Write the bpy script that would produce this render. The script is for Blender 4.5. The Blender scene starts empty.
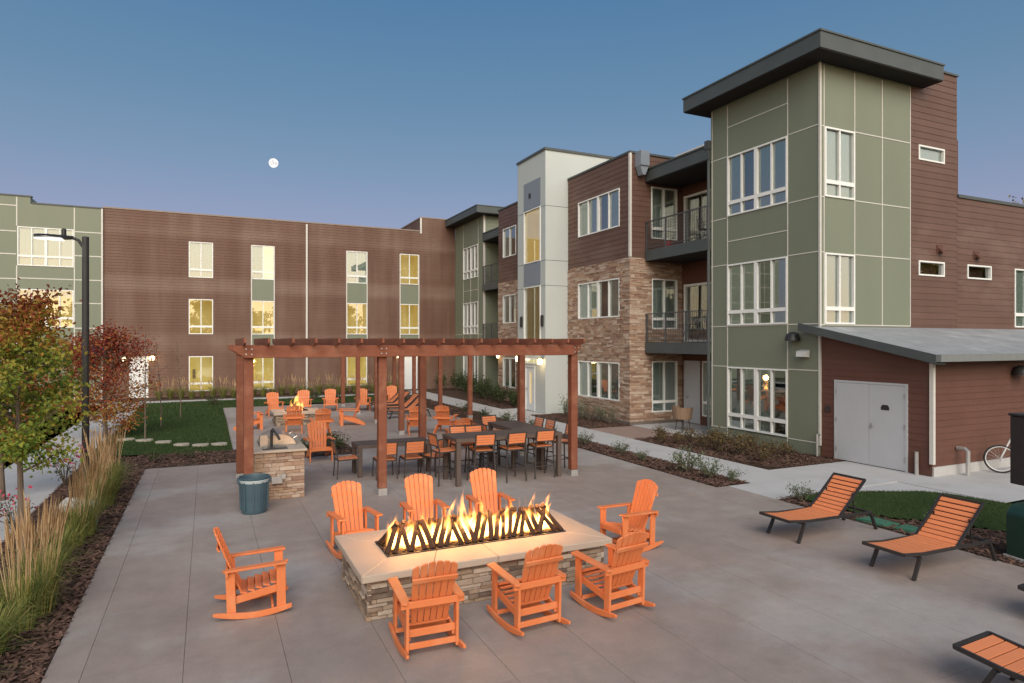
import bpy, bmesh, math, random
from mathutils import Vector, Matrix
R = math.radians
sc = bpy.context.scene
col = sc.collection

# ------------------------------------------------------------------ camera
cam_d = bpy.data.cameras.new("Camera")
cam = bpy.data.objects.new("Camera", cam_d)
col.objects.link(cam)
cam.location = (0, 0, 3.2)
cam.rotation_euler = (R(90), 0, R(-25.2))
cam_d.sensor_width = 36
cam_d.lens = 36 * 648 / 1024
cam_d.clip_end = 5000
cam_d.clip_start = 0.05
sc.camera = cam

# ------------------------------------------------------------------ sky (dusk, the afterglow lies behind the camera, towards -Y)
world = bpy.data.worlds.new("World")
sc.world = world
world.use_nodes = True
wt = world.node_tree
wt.nodes.clear()
def wn(t, **k):
    n = wt.nodes.new(t)
    for a, b in k.items(): setattr(n, a, b)
    return n
out = wn('ShaderNodeOutputWorld')
sky = wn('ShaderNodeTexSky', sky_type='NISHITA', sun_disc=False)
sky.sun_elevation = R(2.0)
sky.sun_rotation = R(180 + 12)
sky.altitude = 1600
sky.air_density = 1.0
sky.dust_density = 1.2
sky.ozone_density = 2.5
bg1 = wn('ShaderNodeBackground')
bg1.inputs['Strength'].default_value = 0.05
wt.links.new(sky.outputs[0], bg1.inputs[0])
# twilight colours on top of it: blue overhead, a lavender belt opposite the sun, warm glow on the sun's side
tc = wn('ShaderNodeTexCoord')
nrm = wn('ShaderNodeVectorMath', operation='NORMALIZE')
wt.links.new(tc.outputs['Generated'], nrm.inputs[0])
sep = wn('ShaderNodeSeparateXYZ')
wt.links.new(nrm.outputs[0], sep.inputs[0])
ramp = wn('ShaderNodeValToRGB')
cr = ramp.color_ramp
def stops(cr, lst):
    while len(cr.elements) > 1: cr.elements.remove(cr.elements[-1])
    cr.elements[0].position = lst[0][0]; cr.elements[0].color = (*lst[0][1], 1)
    for p, c in lst[1:]:
        e = cr.elements.new(p); e.color = (*c, 1)
stops(cr, [(0.0, (.25, .215, .28)), (.17, (.25, .268, .40)), (.25, (.172, .242, .358)), (.35, (.112, .205, .315)), (.47, (.072, .167, .305)), (1.0, (.035, .10, .22))])
wt.links.new(sep.outputs['Z'], ramp.inputs[0])
dot = wn('ShaderNodeVectorMath', operation='DOT_PRODUCT')
dot.inputs[1].default_value = (-.2, -.96, .12)
wt.links.new(nrm.outputs[0], dot.inputs[0])
mr = wn('ShaderNodeMapRange', interpolation_type='SMOOTHSTEP')
mr.inputs['From Min'].default_value = -.25; mr.inputs['From Max'].default_value = 1.0
wt.links.new(dot.outputs['Value'], mr.inputs['Value'])
gramp = wn('ShaderNodeValToRGB')
stops(gramp.color_ramp, [(0.0, (2.5, 1.65, .95)), (.12, (2.3, 1.85, 1.3)), (.35, (1.35, 1.4, 1.3)), (.8, (.42, .52, .66)), (1.0, (.22, .32, .48))])
wt.links.new(sep.outputs['Z'], gramp.inputs[0])
mixc = wn('ShaderNodeMix', data_type='RGBA')
wt.links.new(mr.outputs[0], mixc.inputs['Factor'])
wt.links.new(ramp.outputs[0], mixc.inputs['A'])
wt.links.new(gramp.outputs[0], mixc.inputs['B'])
bg2 = wn('ShaderNodeBackground')
bg2.inputs['Strength'].default_value = 1.06
wt.links.new(mixc.outputs['Result'], bg2.inputs[0])
add = wn('ShaderNodeAddShader')
wt.links.new(bg1.outputs[0], add.inputs[0]); wt.links.new(bg2.outputs[0], add.inputs[1])
wt.links.new(add.outputs[0], out.inputs[0])

# ------------------------------------------------------------------ the afterglow as one very soft sun
sun_d = bpy.data.lights.new("Sun", 'SUN')
sun_d.energy = 3.1
sun_d.angle = R(48)
sun_d.color = (1.0, .90, .80)
sun = bpy.data.objects.new("Sun", sun_d)
col.objects.link(sun)
sun.rotation_euler = Vector((.22, .80, -.62)).to_track_quat('-Z', 'Y').to_euler()

sc.view_settings.view_transform = 'Standard'
sc.view_settings.look = 'None'
sc.view_settings.exposure = 0.0
sc.view_settings.gamma = 1.0
sc.cycles.use_denoising = True
try: sc.cycles.denoiser = 'OPENIMAGEDENOISE'
except Exception: pass
sc.cycles.max_bounces = 6
sc.cycles.transparent_max_bounces = 12
sc.cycles.caustics_reflective = False
sc.cycles.caustics_refractive = False
sc.cycles.sample_clamp_indirect = 4.0
sc.cycles.volume_step_rate = 2.0

# ------------------------------------------------------------------ mesh helpers
class MB:
    def __init__(s): s.v = []; s.f = []; s.t = []
    def face(s, pts, t=.5):
        n = len(s.v); s.v += [tuple(p) for p in pts]; s.f.append(tuple(range(n, n + len(pts)))); s.t.append(t)
    def hexa(s, p, t=.5):          # 8 corners: bottom ring 0-3, top ring 4-7
        n = len(s.v); s.v += [tuple(q) for q in p]
        for q in ((0, 3, 2, 1), (4, 5, 6, 7), (0, 1, 5, 4), (1, 2, 6, 5), (2, 3, 7, 6), (3, 0, 4, 7)):
            s.f.append(tuple(n + i for i in q)); s.t.append(t)
    def box(s, x0, x1, y0, y1, z0, z1, t=.5):
        s.hexa(((x0, y0, z0), (x1, y0, z0), (x1, y1, z0), (x0, y1, z0), (x0, y0, z1), (x1, y0, z1), (x1, y1, z1), (x0, y1, z1)), t)
    def mbox(s, f, a0, a1, z0, z1, o0, o1, t=.5):   # a box in a wall's own coordinates
        s.hexa([f(a, z, o) for z in (z0, z1) for a, o in ((a0, o0), (a1, o0), (a1, o1), (a0, o1))], t)
    def bar(s, p, q, w, h, up=(0, 0, 1), t=.5):
        p = Vector(p); q = Vector(q); d = (q - p).normalized(); u = Vector(up)
        sd = d.cross(u)
        if sd.length < 1e-4: sd = d.cross(Vector((0, 1, 0)))
        sd.normalize(); u = sd.cross(d)
        a = sd * w / 2; b = u * h / 2
        s.hexa([p - a - b, p + a - b, p + a + b, p - a + b, q - a - b, q + a - b, q + a + b, q - a + b], t)
    def tube(s, pts, r, n=8, cap=True, t=.5):
        pts = [Vector(p) for p in pts]
        rr = r if isinstance(r, (list, tuple)) else [r] * len(pts)
        base = len(s.v); ref = None
        for i, p in enumerate(pts):
            d = (pts[min(i + 1, len(pts) - 1)] - pts[max(i - 1, 0)]).normalized()
            if ref is None:
                ref = Vector((0, 0, 1)) if abs(d.z) < .9 else Vector((1, 0, 0))
            x = d.cross(ref).normalized(); y = x.cross(d).normalized(); ref = y
            for k in range(n):
                a = 2 * math.pi * k / n
                s.v.append(tuple(p + (x * math.cos(a) + y * math.sin(a)) * rr[i]))
        for i in range(len(pts) - 1):
            for k in range(n):
                k2 = (k + 1) % n
                s.f.append((base + i * n + k, base + i * n + k2, base + (i + 1) * n + k2, base + (i + 1) * n + k)); s.t.append(t)
        if cap:
            s.f.append(tuple(base + k for k in range(n))); s.t.append(t)
            s.f.append(tuple(base + (len(pts) - 1) * n + k for k in range(n))); s.t.append(t)
    def lathe(s, prof, n=24, c=(0, 0, 0), t=.5, cap=True):
        base = len(s.v)
        for r, z in prof:
            for k in range(n):
                a = 2 * math.pi * k / n
                s.v.append((c[0] + r * math.cos(a), c[1] + r * math.sin(a), c[2] + z))
        for i in range(len(prof) - 1):
            for k in range(n):
                k2 = (k + 1) % n
                s.f.append((base + i * n + k, base + i * n + k2, base + (i + 1) * n + k2, base + (i + 1) * n + k)); s.t.append(t)
        if cap:
            s.f.append(tuple(base + k for k in range(n))); s.t.append(t)
            s.f.append(tuple(base + (len(prof) - 1) * n + k for k in range(n))); s.t.append(t)
    def prism(s, poly, fn, d0, d1, t=.5):   # poly of (a,b), fn(a,b,d)->xyz
        n = len(poly); base = len(s.v)
        for d in (d0, d1):
            for a, b in poly: s.v.append(tuple(fn(a, b, d)))
        s.f.append(tuple(base + i for i in range(n))); s.t.append(t)
        s.f.append(tuple(base + n + i for i in range(n))); s.t.append(t)
        for i in range(n):
            j = (i + 1) % n
            s.f.append((base + i, base + j, base + n + j, base + n + i)); s.t.append(t)
    def build(s, name, mat, parent=None, bevel=0, smooth=False, loc=None):
        me = bpy.data.meshes.new(name)
        me.from_pydata(s.v, [], s.f)
        at = me.attributes.new("tint", 'FLOAT', 'FACE')
        at.data.foreach_set("value", s.t)
        if bevel or smooth:
            bm = bmesh.new(); bm.from_mesh(me)
            bmesh.ops.recalc_face_normals(bm, faces=bm.faces)
            if bevel:
                ed = [e for e in bm.edges if len(e.link_faces) == 2 and e.calc_face_angle(0) > .5]
                bmesh.ops.bevel(bm, geom=ed, offset=bevel, segments=1, affect='EDGES', profile=.6, clamp_overlap=True)
            if smooth:
                for f in bm.faces: f.smooth = True
                for e in bm.edges:
                    if len(e.link_faces) == 2 and e.calc_face_angle(0) > .7: e.smooth = False
            bm.to_mesh(me); bm.free()
        me.materials.append(mat)
        o = bpy.data.objects.new(name, me); col.objects.link(o)
        if parent: o.parent = parent
        if loc: o.location = loc
        return o

def tag(o, label=None, cat=None, group=None, kind=None):
    if label: o['label'] = label
    if cat: o['category'] = cat
    if group: o['group'] = group
    if kind: o['kind'] = kind
    return o
def thing(name, label, cat, loc=(0, 0, 0), rz=0, group=None):
    o = bpy.data.objects.new(name, None); col.objects.link(o)
    o.empty_display_size = .2
    o.location = loc; o.rotation_euler = (0, 0, rz)
    return tag(o, label, cat, group)
def structure(name, mb, mat, **k):
    return tag(mb.build(name, mat, **k), kind='structure')
def kids(o): return [c for c in bpy.data.objects if c.parent == o]
KID = {}
def dup(root, loc, rz, label=None, scale=None):
    if root.name not in KID: KID[root.name] = [(c, kids(c)) for c in kids(root)]
    r = root.copy(); col.objects.link(r); r.location = loc; r.rotation_euler = (0, 0, rz)
    if label: r['label'] = label
    if scale: r.scale = (scale,) * 3 if not isinstance(scale, tuple) else scale
    for c, gs in KID[root.name]:
        d = c.copy(); col.objects.link(d); d.parent = r
        for g in gs:
            e = g.copy(); col.objects.link(e); e.parent = d
    return r
def light(name, loc, power, color, radius=.05, parent=None):
    d = bpy.data.lights.new(name, 'POINT'); d.energy = power; d.color = color; d.shadow_soft_size = radius
    o = bpy.data.objects.new(name, d); col.objects.link(o); o.location = loc
    if parent: o.parent = parent
    return o

# ------------------------------------------------------------------ materials
def nodes_of(name):
    m = bpy.data.materials.new(name); m.use_nodes = True
    nt = m.node_tree; nt.nodes.clear()
    return m, nt
def mat(name, a, b=None, scale=6, nw=1.0, tw=0.0, rough=.6, metal=0, spec=.4, bump=0, bscale=80, stretch=(1, 1, 1), detail=5, c=None, cscale=1.2, camt=.5, cstretch=(1, 1, 1), clo=.5, chi=.7, rnd=0.0):
    """two tones a/b mixed by noise and by the per-piece tint, optional third tone c in patches"""
    m, nt = nodes_of(name)
    N = nt.nodes; Lk = nt.links
    out = N.new('ShaderNodeOutputMaterial'); p = N.new('ShaderNodeBsdfPrincipled')
    Lk.new(p.outputs[0], out.inputs[0])
    p.inputs['Roughness'].default_value = rough; p.inputs['Metallic'].default_value = metal
    p.inputs['Specular IOR Level'].default_value = spec
    if b is None: b = tuple(x * .8 for x in a)
    tc = N.new('ShaderNodeTexCoord')
    def noise(sc_, st, det, src='Object'):
        mp = N.new('ShaderNodeMapping'); mp.inputs['Scale'].default_value = st
        Lk.new(tc.outputs[src], mp.inputs[0])
        n = N.new('ShaderNodeTexNoise'); n.inputs['Scale'].default_value = sc_; n.inputs['Detail'].default_value = det
        n.inputs['Roughness'].default_value = .6
        Lk.new(mp.outputs[0], n.inputs['Vector'])
        return n.outputs[0]
    def math_(op, x, y):
        q = N.new('ShaderNodeMath'); q.operation = op
        for i, k in enumerate((x, y)):
            if isinstance(k, (int, float)): q.inputs[i].default_value = k
            else: Lk.new(k, q.inputs[i])
        return q.outputs[0]
    n1 = noise(scale, stretch, detail)
    mr = N.new('ShaderNodeMapRange'); mr.inputs['From Min'].default_value = .3; mr.inputs['From Max'].default_value = .7
    Lk.new(n1, mr.inputs['Value'])
    f = math_('MULTIPLY', mr.outputs[0], nw)
    if tw:
        at = N.new('ShaderNodeAttribute'); at.attribute_name = 'tint'
        f = math_('ADD', math_('MULTIPLY', f, 1 - tw), math_('MULTIPLY', at.outputs['Fac'], tw))
    if rnd:
        oi = N.new('ShaderNodeObjectInfo')
        f = math_('ADD', f, math_('MULTIPLY', math_('SUBTRACT', oi.outputs['Random'], .5), rnd))
    mx = N.new('ShaderNodeMix'); mx.data_type = 'RGBA'
    Lk.new(f, mx.inputs['Factor'])
    mx.inputs['A'].default_value = (*a, 1); mx.inputs['B'].default_value = (*b, 1)
    res = mx.outputs['Result']
    if c:
        n2 = noise(cscale, cstretch, 6)
        m2 = N.new('ShaderNodeMapRange'); m2.interpolation_type = 'SMOOTHSTEP'
        m2.inputs['From Min'].default_value = clo; m2.inputs['From Max'].default_value = chi; m2.inputs['To Max'].default_value = camt
        Lk.new(n2, m2.inputs['Value'])
        mx2 = N.new('ShaderNodeMix'); mx2.data_type = 'RGBA'
        Lk.new(m2.outputs[0], mx2.inputs['Factor']); Lk.new(res, mx2.inputs['A']); mx2.inputs['B'].default_value = (*c, 1)
        res = mx2.outputs['Result']
    Lk.new(res, p.inputs['Base Color'])
    if bump:
        bn = noise(bscale, stretch, 4)
        bp = N.new('ShaderNodeBump'); bp.inputs['Strength'].default_value = bump; bp.inputs['Distance'].default_value = .01
        Lk.new(bn, bp.inputs['Height']); Lk.new(bp.outputs[0], p.inputs['Normal'])
    return m
def ramp_mat(name, lst, rough=.6, spec=.25, sss=0.0, jitter=.12):
    m, nt = nodes_of(name); N = nt.nodes; Lk = nt.links
    out = N.new('ShaderNodeOutputMaterial'); p = N.new('ShaderNodeBsdfPrincipled')
    p.inputs['Roughness'].default_value = rough; p.inputs['Specular IOR Level'].default_value = spec
    at = N.new('ShaderNodeAttribute'); at.attribute_name = 'tint'
    r = N.new('ShaderNodeValToRGB'); stops(r.color_ramp, lst)
    Lk.new(at.outputs['Fac'], r.inputs[0]); Lk.new(r.outputs[0], p.inputs['Base Color'])
    if sss:
        tr = N.new('ShaderNodeBsdfTranslucent'); Lk.new(r.outputs[0], tr.inputs[0])
        mx = N.new('ShaderNodeMixShader'); mx.inputs[0].default_value = sss
        Lk.new(p.outputs[0], mx.inputs[1]); Lk.new(tr.outputs[0], mx.inputs[2]); Lk.new(mx.outputs[0], out.inputs[0])
    else: Lk.new(p.outputs[0], out.inputs[0])
    return m
def emit(name, c, s):
    m, nt = nodes_of(name); N = nt.nodes
    out = N.new('ShaderNodeOutputMaterial'); e = N.new('ShaderNodeEmission')
    e.inputs[0].default_value = (*c, 1); e.inputs[1].default_value = s
    nt.links.new(e.outputs[0], out.inputs[0]); return m
def glow_room(name, c, s, base):       # room walls with their own glow, lamplight for some windows, painted reflections for others
    m, nt = nodes_of(name); N = nt.nodes; Lk = nt.links
    out = N.new('ShaderNodeOutputMaterial'); p = N.new('ShaderNodeBsdfPrincipled')
    p.inputs['Base Color'].default_value = (*base, 1)
    n = N.new('ShaderNodeTexNoise'); n.inputs['Scale'].default_value = 1.7
    mr = N.new('ShaderNodeMapRange'); mr.inputs['To Min'].default_value = s * .6; mr.inputs['To Max'].default_value = s * 1.3
    Lk.new(n.outputs[0], mr.inputs['Value'])
    p.inputs['Emission Color'].default_value = (*c, 1)
    Lk.new(mr.outputs[0], p.inputs['Emission Strength'])
    Lk.new(p.outputs[0], out.inputs[0]); return m
def glass(name, tint=(.80, .88, .86), base=.20, gain=1.4):
    m, nt = nodes_of(name); N = nt.nodes; Lk = nt.links
    out = N.new('ShaderNodeOutputMaterial'); t = N.new('ShaderNodeBsdfTransparent'); t.inputs[0].default_value = (*tint, 1)
    g = N.new('ShaderNodeBsdfGlossy'); g.inputs['Roughness'].default_value = .015; g.inputs[0].default_value = (.95, 1, .97, 1)
    fr = N.new('ShaderNodeFresnel'); fr.inputs[0].default_value = 1.55
    ma = N.new('ShaderNodeMath'); ma.operation = 'MULTIPLY_ADD'; ma.inputs[1].default_value = gain; ma.inputs[2].default_value = base
    ma.use_clamp = True
    Lk.new(fr.outputs[0], ma.inputs[0])
    mx = N.new('ShaderNodeMixShader'); Lk.new(ma.outputs[0], mx.inputs[0]); Lk.new(t.outputs[0], mx.inputs[1]); Lk.new(g.outputs[0], mx.inputs[2])
    Lk.new(mx.outputs[0], out.inputs[0]); return m
def flame_mat(name, strength, c0=(1, .50, .13), c1=(1, .22, .03)):
    m, nt = nodes_of(name); N = nt.nodes; Lk = nt.links
    out = N.new('ShaderNodeOutputMaterial'); e = N.new('ShaderNodeEmission')
    tc = N.new('ShaderNodeTexCoord'); sp = N.new('ShaderNodeSeparateXYZ'); Lk.new(tc.outputs['Generated'], sp.inputs[0])
    r = N.new('ShaderNodeValToRGB'); stops(r.color_ramp, [(0, (1, .40, .08)), (.25, c0), (.6, (1, .38, .07)), (1, c1)])
    Lk.new(sp.outputs['Z'], r.inputs[0]); Lk.new(r.outputs[0], e.inputs[0])
    n = N.new('ShaderNodeTexNoise'); n.inputs['Scale'].default_value = 9; n.inputs['Detail'].default_value = 3
    mp = N.new('ShaderNodeMapping'); mp.inputs['Scale'].default_value = (1.4, 1.4, .45)
    Lk.new(tc.outputs['Object'], mp.inputs[0]); Lk.new(mp.outputs[0], n.inputs['Vector'])
    mr = N.new('ShaderNodeMapRange'); mr.interpolation_type = 'SMOOTHSTEP'
    mr.inputs['From Min'].default_value = .34; mr.inputs['From Max'].default_value = .60
    mr.inputs['To Min'].default_value = .08; mr.inputs['To Max'].default_value = strength
    Lk.new(n.outputs[0], mr.inputs['Value'])
    fall = N.new('ShaderNodeMapRange'); fall.inputs['From Min'].default_value = 0; fall.inputs['From Max'].default_value = 1
    fall.inputs['To Min'].default_value = 1.15; fall.inputs['To Max'].default_value = .25
    Lk.new(sp.outputs['Z'], fall.inputs['Value'])
    mu = N.new('ShaderNodeMath'); mu.operation = 'MULTIPLY'; Lk.new(mr.outputs[0], mu.inputs[0]); Lk.new(fall.outputs[0], mu.inputs[1])
    # thins out towards its sides
    cx = N.new('ShaderNodeVectorMath'); cx.operation = 'SUBTRACT'; cx.inputs[1].default_value = (.5, .5, 0); Lk.new(tc.outputs['Generated'], cx.inputs[0])
    fl = N.new('ShaderNodeVectorMath'); fl.operation = 'MULTIPLY'; fl.inputs[1].default_value = (2, 2, 0); Lk.new(cx.outputs[0], fl.inputs[0])
    ln = N.new('ShaderNodeVectorMath'); ln.operation = 'LENGTH'; Lk.new(fl.outputs[0], ln.inputs[0])
    rad = N.new('ShaderNodeMapRange'); rad.interpolation_type = 'SMOOTHSTEP'; rad.inputs['From Min'].default_value = .15; rad.inputs['From Max'].default_value = .95
    rad.inputs['To Min'].default_value = 1.0; rad.inputs['To Max'].default_value = .06; Lk.new(ln.outputs['Value'], rad.inputs['Value'])
    mu2 = N.new('ShaderNodeMath'); mu2.operation = 'MULTIPLY'; Lk.new(mu.outputs[0], mu2.inputs[0]); Lk.new(rad.outputs[0], mu2.inputs[1])
    Lk.new(mu2.outputs[0], e.inputs[1])
    Lk.new(e.outputs[0], out.inputs['Volume']); return m

M = {}
M['concrete'] = mat('patio concrete', (.315, .258, .228), (.26, .21, .185), scale=.8, rough=.62, spec=.3, bump=.25, bscale=90, c=(.36, .335, .315), cscale=.30, camt=.7, clo=.46, chi=.60, tw=.42, detail=8)
def mottle(m, lo=.84, hi=1.10):
    nt = m.node_tree; N = nt.nodes; Lk = nt.links
    p = [n for n in N if n.type == 'BSDF_PRINCIPLED'][0]; src = p.inputs['Base Color'].links[0].from_socket
    tc = N.new('ShaderNodeTexCoord')
    def nz(s_, det, r0, r1, t0, t1, rough=.65):
        n = N.new('ShaderNodeTexNoise'); n.inputs['Scale'].default_value = s_; n.inputs['Detail'].default_value = det; n.inputs['Roughness'].default_value = rough
        Lk.new(tc.outputs['Object'], n.inputs['Vector'])
        q = N.new('ShaderNodeMapRange'); q.inputs['From Min'].default_value = r0; q.inputs['From Max'].default_value = r1; q.inputs['To Min'].default_value = t0; q.inputs['To Max'].default_value = t1
        Lk.new(n.outputs[0], q.inputs['Value']); return q.outputs[0]
    x = nz(2.3, 12, .3, .7, lo, hi, .75); y = nz(.7, 9, .60, .72, 1.0, .78); z = nz(45, 3, .3, .7, .93, 1.06)
    def mul(i, j):
        q = N.new('ShaderNodeMath'); q.operation = 'MULTIPLY'; Lk.new(i, q.inputs[0]); Lk.new(j, q.inputs[1]); return q.outputs[0]
    f = mul(mul(x, y), z)
    mx = N.new('ShaderNodeVectorMath'); mx.operation = 'SCALE'; Lk.new(src, mx.inputs[0]); Lk.new(f, mx.inputs['Scale']); Lk.new(mx.outputs[0], p.inputs['Base Color'])
mottle(M['concrete'])
M['walk'] = mat('pale sidewalk concrete', (.46, .45, .44), (.40, .39, .38), scale=1.4, rough=.75, spec=.2, bump=.25, bscale=110, tw=.3, c=(.34, .33, .32), cscale=.7, camt=.3)
M['joint'] = mat('dark joint fill', (.15, .115, .10), (.12, .09, .08), rough=.95, spec=.1)  # dark bed that shows through the gaps between slabs
M['soil'] = mat('bare soil', (.10, .065, .045), (.06, .04, .03), scale=14, rough=.95, spec=.1, bump=.8, bscale=40)
M['mulch'] = mat('wood mulch', (.20, .115, .085), (.075, .045, .035), scale=30, rough=.9, spec=.15, tw=.75)
M['far_ground'] = mat('far ground', (.12, .12, .07), (.09, .10, .05), scale=.3, rough=.95, spec=.1)
M['turf'] = mat('turf soil', (.042, .068, .020), (.030, .05, .016), scale=3, rough=.95, spec=.1, bump=.6, bscale=60)
M['blade'] = ramp_mat('grass blade', [(0, (.022, .045, .012)), (.6, (.048, .088, .022)), (1, (.13, .125, .045))], sss=.25)
M['reed'] = ramp_mat('reed grass blade', [(0, (.07, .11, .03)), (.45, (.17, .20, .05)), (.75, (.34, .31, .09)), (1, (.46, .36, .15))], sss=.25)
M['plume'] = ramp_mat('reed plume', [(0, (.46, .31, .16)), (.5, (.62, .44, .25)), (1, (.74, .57, .36))], sss=.2, rough=.8)
M['brown'] = mat('brown lap siding', (.100, .052, .038), (.135, .074, .055), scale=1.1, stretch=(1, 1, .5), tw=.35, rough=.55, spec=.35, c=(.19, .125, .10), cscale=.55, cstretch=(.8, .8, 1.8), camt=.45, clo=.48, chi=.68, bump=.1, bscale=120)
def wing_brown():      # weathered siding: pale water marks along the floor lines and in faint upright streaks
    m = mat('weathered brown lap siding', (.098, .046, .029), (.125, .063, .042), scale=1.0, stretch=(1, 1, .5), tw=.35, rough=.6, spec=.3)
    nt = m.node_tree; N = nt.nodes; Lk = nt.links
    p = [n for n in N if n.type == 'BSDF_PRINCIPLED'][0]; src = p.inputs['Base Color'].links[0].from_socket
    tc = N.new('ShaderNodeTexCoord'); sp = N.new('ShaderNodeSeparateXYZ'); Lk.new(tc.outputs['Object'], sp.inputs[0])
    dv = N.new('ShaderNodeMath'); dv.operation = 'DIVIDE'; dv.inputs[1].default_value = 12.0; Lk.new(sp.outputs['Z'], dv.inputs[0])
    r = N.new('ShaderNodeValToRGB'); cr = r.color_ramp
    stops(cr, [(0, (.5,) * 3), (.2, (.15,) * 3), (.255, (.9,) * 3), (.29, (.75,) * 3), (.32, (.1,) * 3), (.49, (.12,) * 3), (.525, (.95,) * 3), (.565, (.8,) * 3), (.59, (.1,) * 3), (.76, (.1,) * 3), (.79, (.75,) * 3), (.83, (.35,) * 3), (.9, (.15,) * 3)])
    Lk.new(dv.outputs[0], r.inputs[0])
    def nz(st, sc_):
        mp = N.new('ShaderNodeMapping'); mp.inputs['Scale'].default_value = st; Lk.new(tc.outputs['Object'], mp.inputs[0])
        n = N.new('ShaderNodeTexNoise'); n.inputs['Scale'].default_value = sc_; n.inputs['Detail'].default_value = 4; Lk.new(mp.outputs[0], n.inputs[0])
        q = N.new('ShaderNodeMapRange'); q.inputs['From Min'].default_value = .38; q.inputs['From Max'].default_value = .68; Lk.new(n.outputs[0], q.inputs[0]); return q.outputs[0]
    ver = nz((1.6, 1.6, .16), 1.0); big = nz((.35, .35, .5), 1.0)
    def mth(op, x, y):
        q = N.new('ShaderNodeMath'); q.operation = op
        for i, k in enumerate((x, y)):
            if isinstance(k, (int, float)): q.inputs[i].default_value = k
            else: Lk.new(k, q.inputs[i])
        return q.outputs[0]
    f = mth('ADD', mth('MULTIPLY', r.outputs[0], .62), mth('MULTIPLY', ver, .36)); f = mth('MULTIPLY', f, mth('ADD', mth('MULTIPLY', big, .6), .55))
    mx = N.new('ShaderNodeMix'); mx.data_type = 'RGBA'; Lk.new(f, mx.inputs['Factor']); Lk.new(src, mx.inputs['A']); mx.inputs['B'].default_value = (.215, .142, .108, 1)
    Lk.new(mx.outputs['Result'], p.inputs['Base Color']); return m
M['brown_wing'] = wing_brown()
M['brown2'] = mat('brown shed siding', (.105, .046, .032), (.13, .060, .043), scale=1.4, tw=.35, rough=.6, spec=.3, bump=.12, bscale=140)
M['green'] = mat('sage fibre cement panel', (.188, .208, .150), (.166, .184, .134), scale=.8, stretch=(1, 1, .25), rough=.5, spec=.35, tw=.3, bump=.05)
M['white_panel'] = mat('off white panel', (.48, .515, .49), (.45, .48, .46), scale=.7, rough=.5, spec=.35, tw=.3)
M['grey_panel'] = mat('blue grey panel', (.22, .25, .29), (.20, .23, .27), scale=.7, rough=.5, spec=.35)
M['trim'] = mat('pale trim', (.60, .58, .53), (.55, .53, .49), rough=.5)
M['metal_roof'] = mat('charcoal fascia', (.075, .085, .085), (.06, .07, .07), scale=1.5, rough=.5, spec=.4)
M['gutter'] = mat('grey gutter', (.20, .215, .21), (.17, .18, .18), rough=.45)
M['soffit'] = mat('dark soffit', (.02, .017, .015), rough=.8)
M['membrane'] = mat('grey roof membrane', (.30, .31, .32), (.22, .23, .24), scale=2.5, rough=.6, bump=.3, bscale=60, c=(.46, .47, .47), cscale=.9, camt=.6)
M['stone'] = ramp_mat('ledge stone', [(0, (.23, .145, .105)), (.25, (.31, .20, .14)), (.45, (.39, .26, .175)), (.6, (.33, .24, .185)), (.8, (.42, .31, .235)), (1, (.49, .39, .31))], rough=.85)
M['pit_stone'] = ramp_mat('pit ledge stone', [(0, (.13, .095, .075)), (.25, (.23, .17, .125)), (.5, (.34, .245, .17)), (.75, (.35, .28, .22)), (1, (.48, .40, .32))], rough=.85)
for k in ('stone', 'pit_stone'):
    nt = M[k].node_tree; p = [n for n in nt.nodes if n.type == 'BSDF_PRINCIPLED'][0]
    tcn = nt.nodes.new('ShaderNodeTexCoord'); n1 = nt.nodes.new('ShaderNodeTexNoise'); n1.inputs['Scale'].default_value = 14; n1.inputs['Detail'].default_value = 8
    nt.links.new(tcn.outputs['Object'], n1.inputs['Vector'])
    bp = nt.nodes.new('ShaderNodeBump'); bp.inputs['Strength'].default_value = .7; bp.inputs['Distance'].default_value = .03
    nt.links.new(n1.outputs[0], bp.inputs['Height']); nt.links.new(bp.outputs[0], p.inputs['Normal'])
    rr = [n for n in nt.nodes if n.type == 'VALTORGB'][0]
    at = [n for n in nt.nodes if n.type == 'ATTRIBUTE'][0]
    md = nt.nodes.new('ShaderNodeMath'); md.operation = 'MULTIPLY_ADD'; md.inputs[1].default_value = .5
    nt.links.new(n1.outputs[0], md.inputs[0]); 
    sb = nt.nodes.new('ShaderNodeMath'); sb.operation = 'SUBTRACT'; sb.inputs[1].default_value = .25
    nt.links.new(at.outputs['Fac'], sb.inputs[0]); nt.links.new(sb.outputs[0], md.inputs[2]); nt.links.new(md.outputs[0], rr.inputs[0])
M['mortar'] = mat('mortar', (.16, .13, .11), rough=.95)
M['cap'] = mat('cast stone cap', (.44, .36, .285), (.39, .32, .255), scale=3, rough=.6, tw=.4, bump=.2, bscale=70)
M['vinyl'] = mat('white window vinyl', (.78, .79, .76), (.74, .75, .72), rough=.35, spec=.5)
M['glass'] = glass('window glass')
M['blind'] = mat('pale blinds', (.60, .66, .62), (.55, .61, .58), scale=4, tw=.6, rough=.7)
M['curtain'] = mat('dark curtain', (.06, .06, .065), rough=.8)
M['room'] = mat('dim room', (.10, .105, .10), rough=.9)
M['room_warm'] = glow_room('lit room', (1.0, .70, .19), .52, (.45, .36, .16))
M['glow_gold'] = glow_room('gold glow room', (1.0, .66, .18), .42, (.5, .4, .2))  # on the second floor this glow imitates gold trees mirrored in the glass
M['room_olive'] = glow_room('dim gold glow room', (1.0, .72, .22), .10, (.3, .26, .12))
M['glow_cream'] = glow_room('cream glow room', (1.0, .88, .55), .55, (.6, .55, .4))  # on the top floor this glow imitates bright sky mirrored in the panes
M['door'] = mat('grey painted door', (.46, .47, .49), (.43, .44, .46), scale=2, rough=.45)
M['white_door'] = mat('white painted door', (.68, .70, .70), (.64, .66, .66), scale=2, rough=.4)
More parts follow.
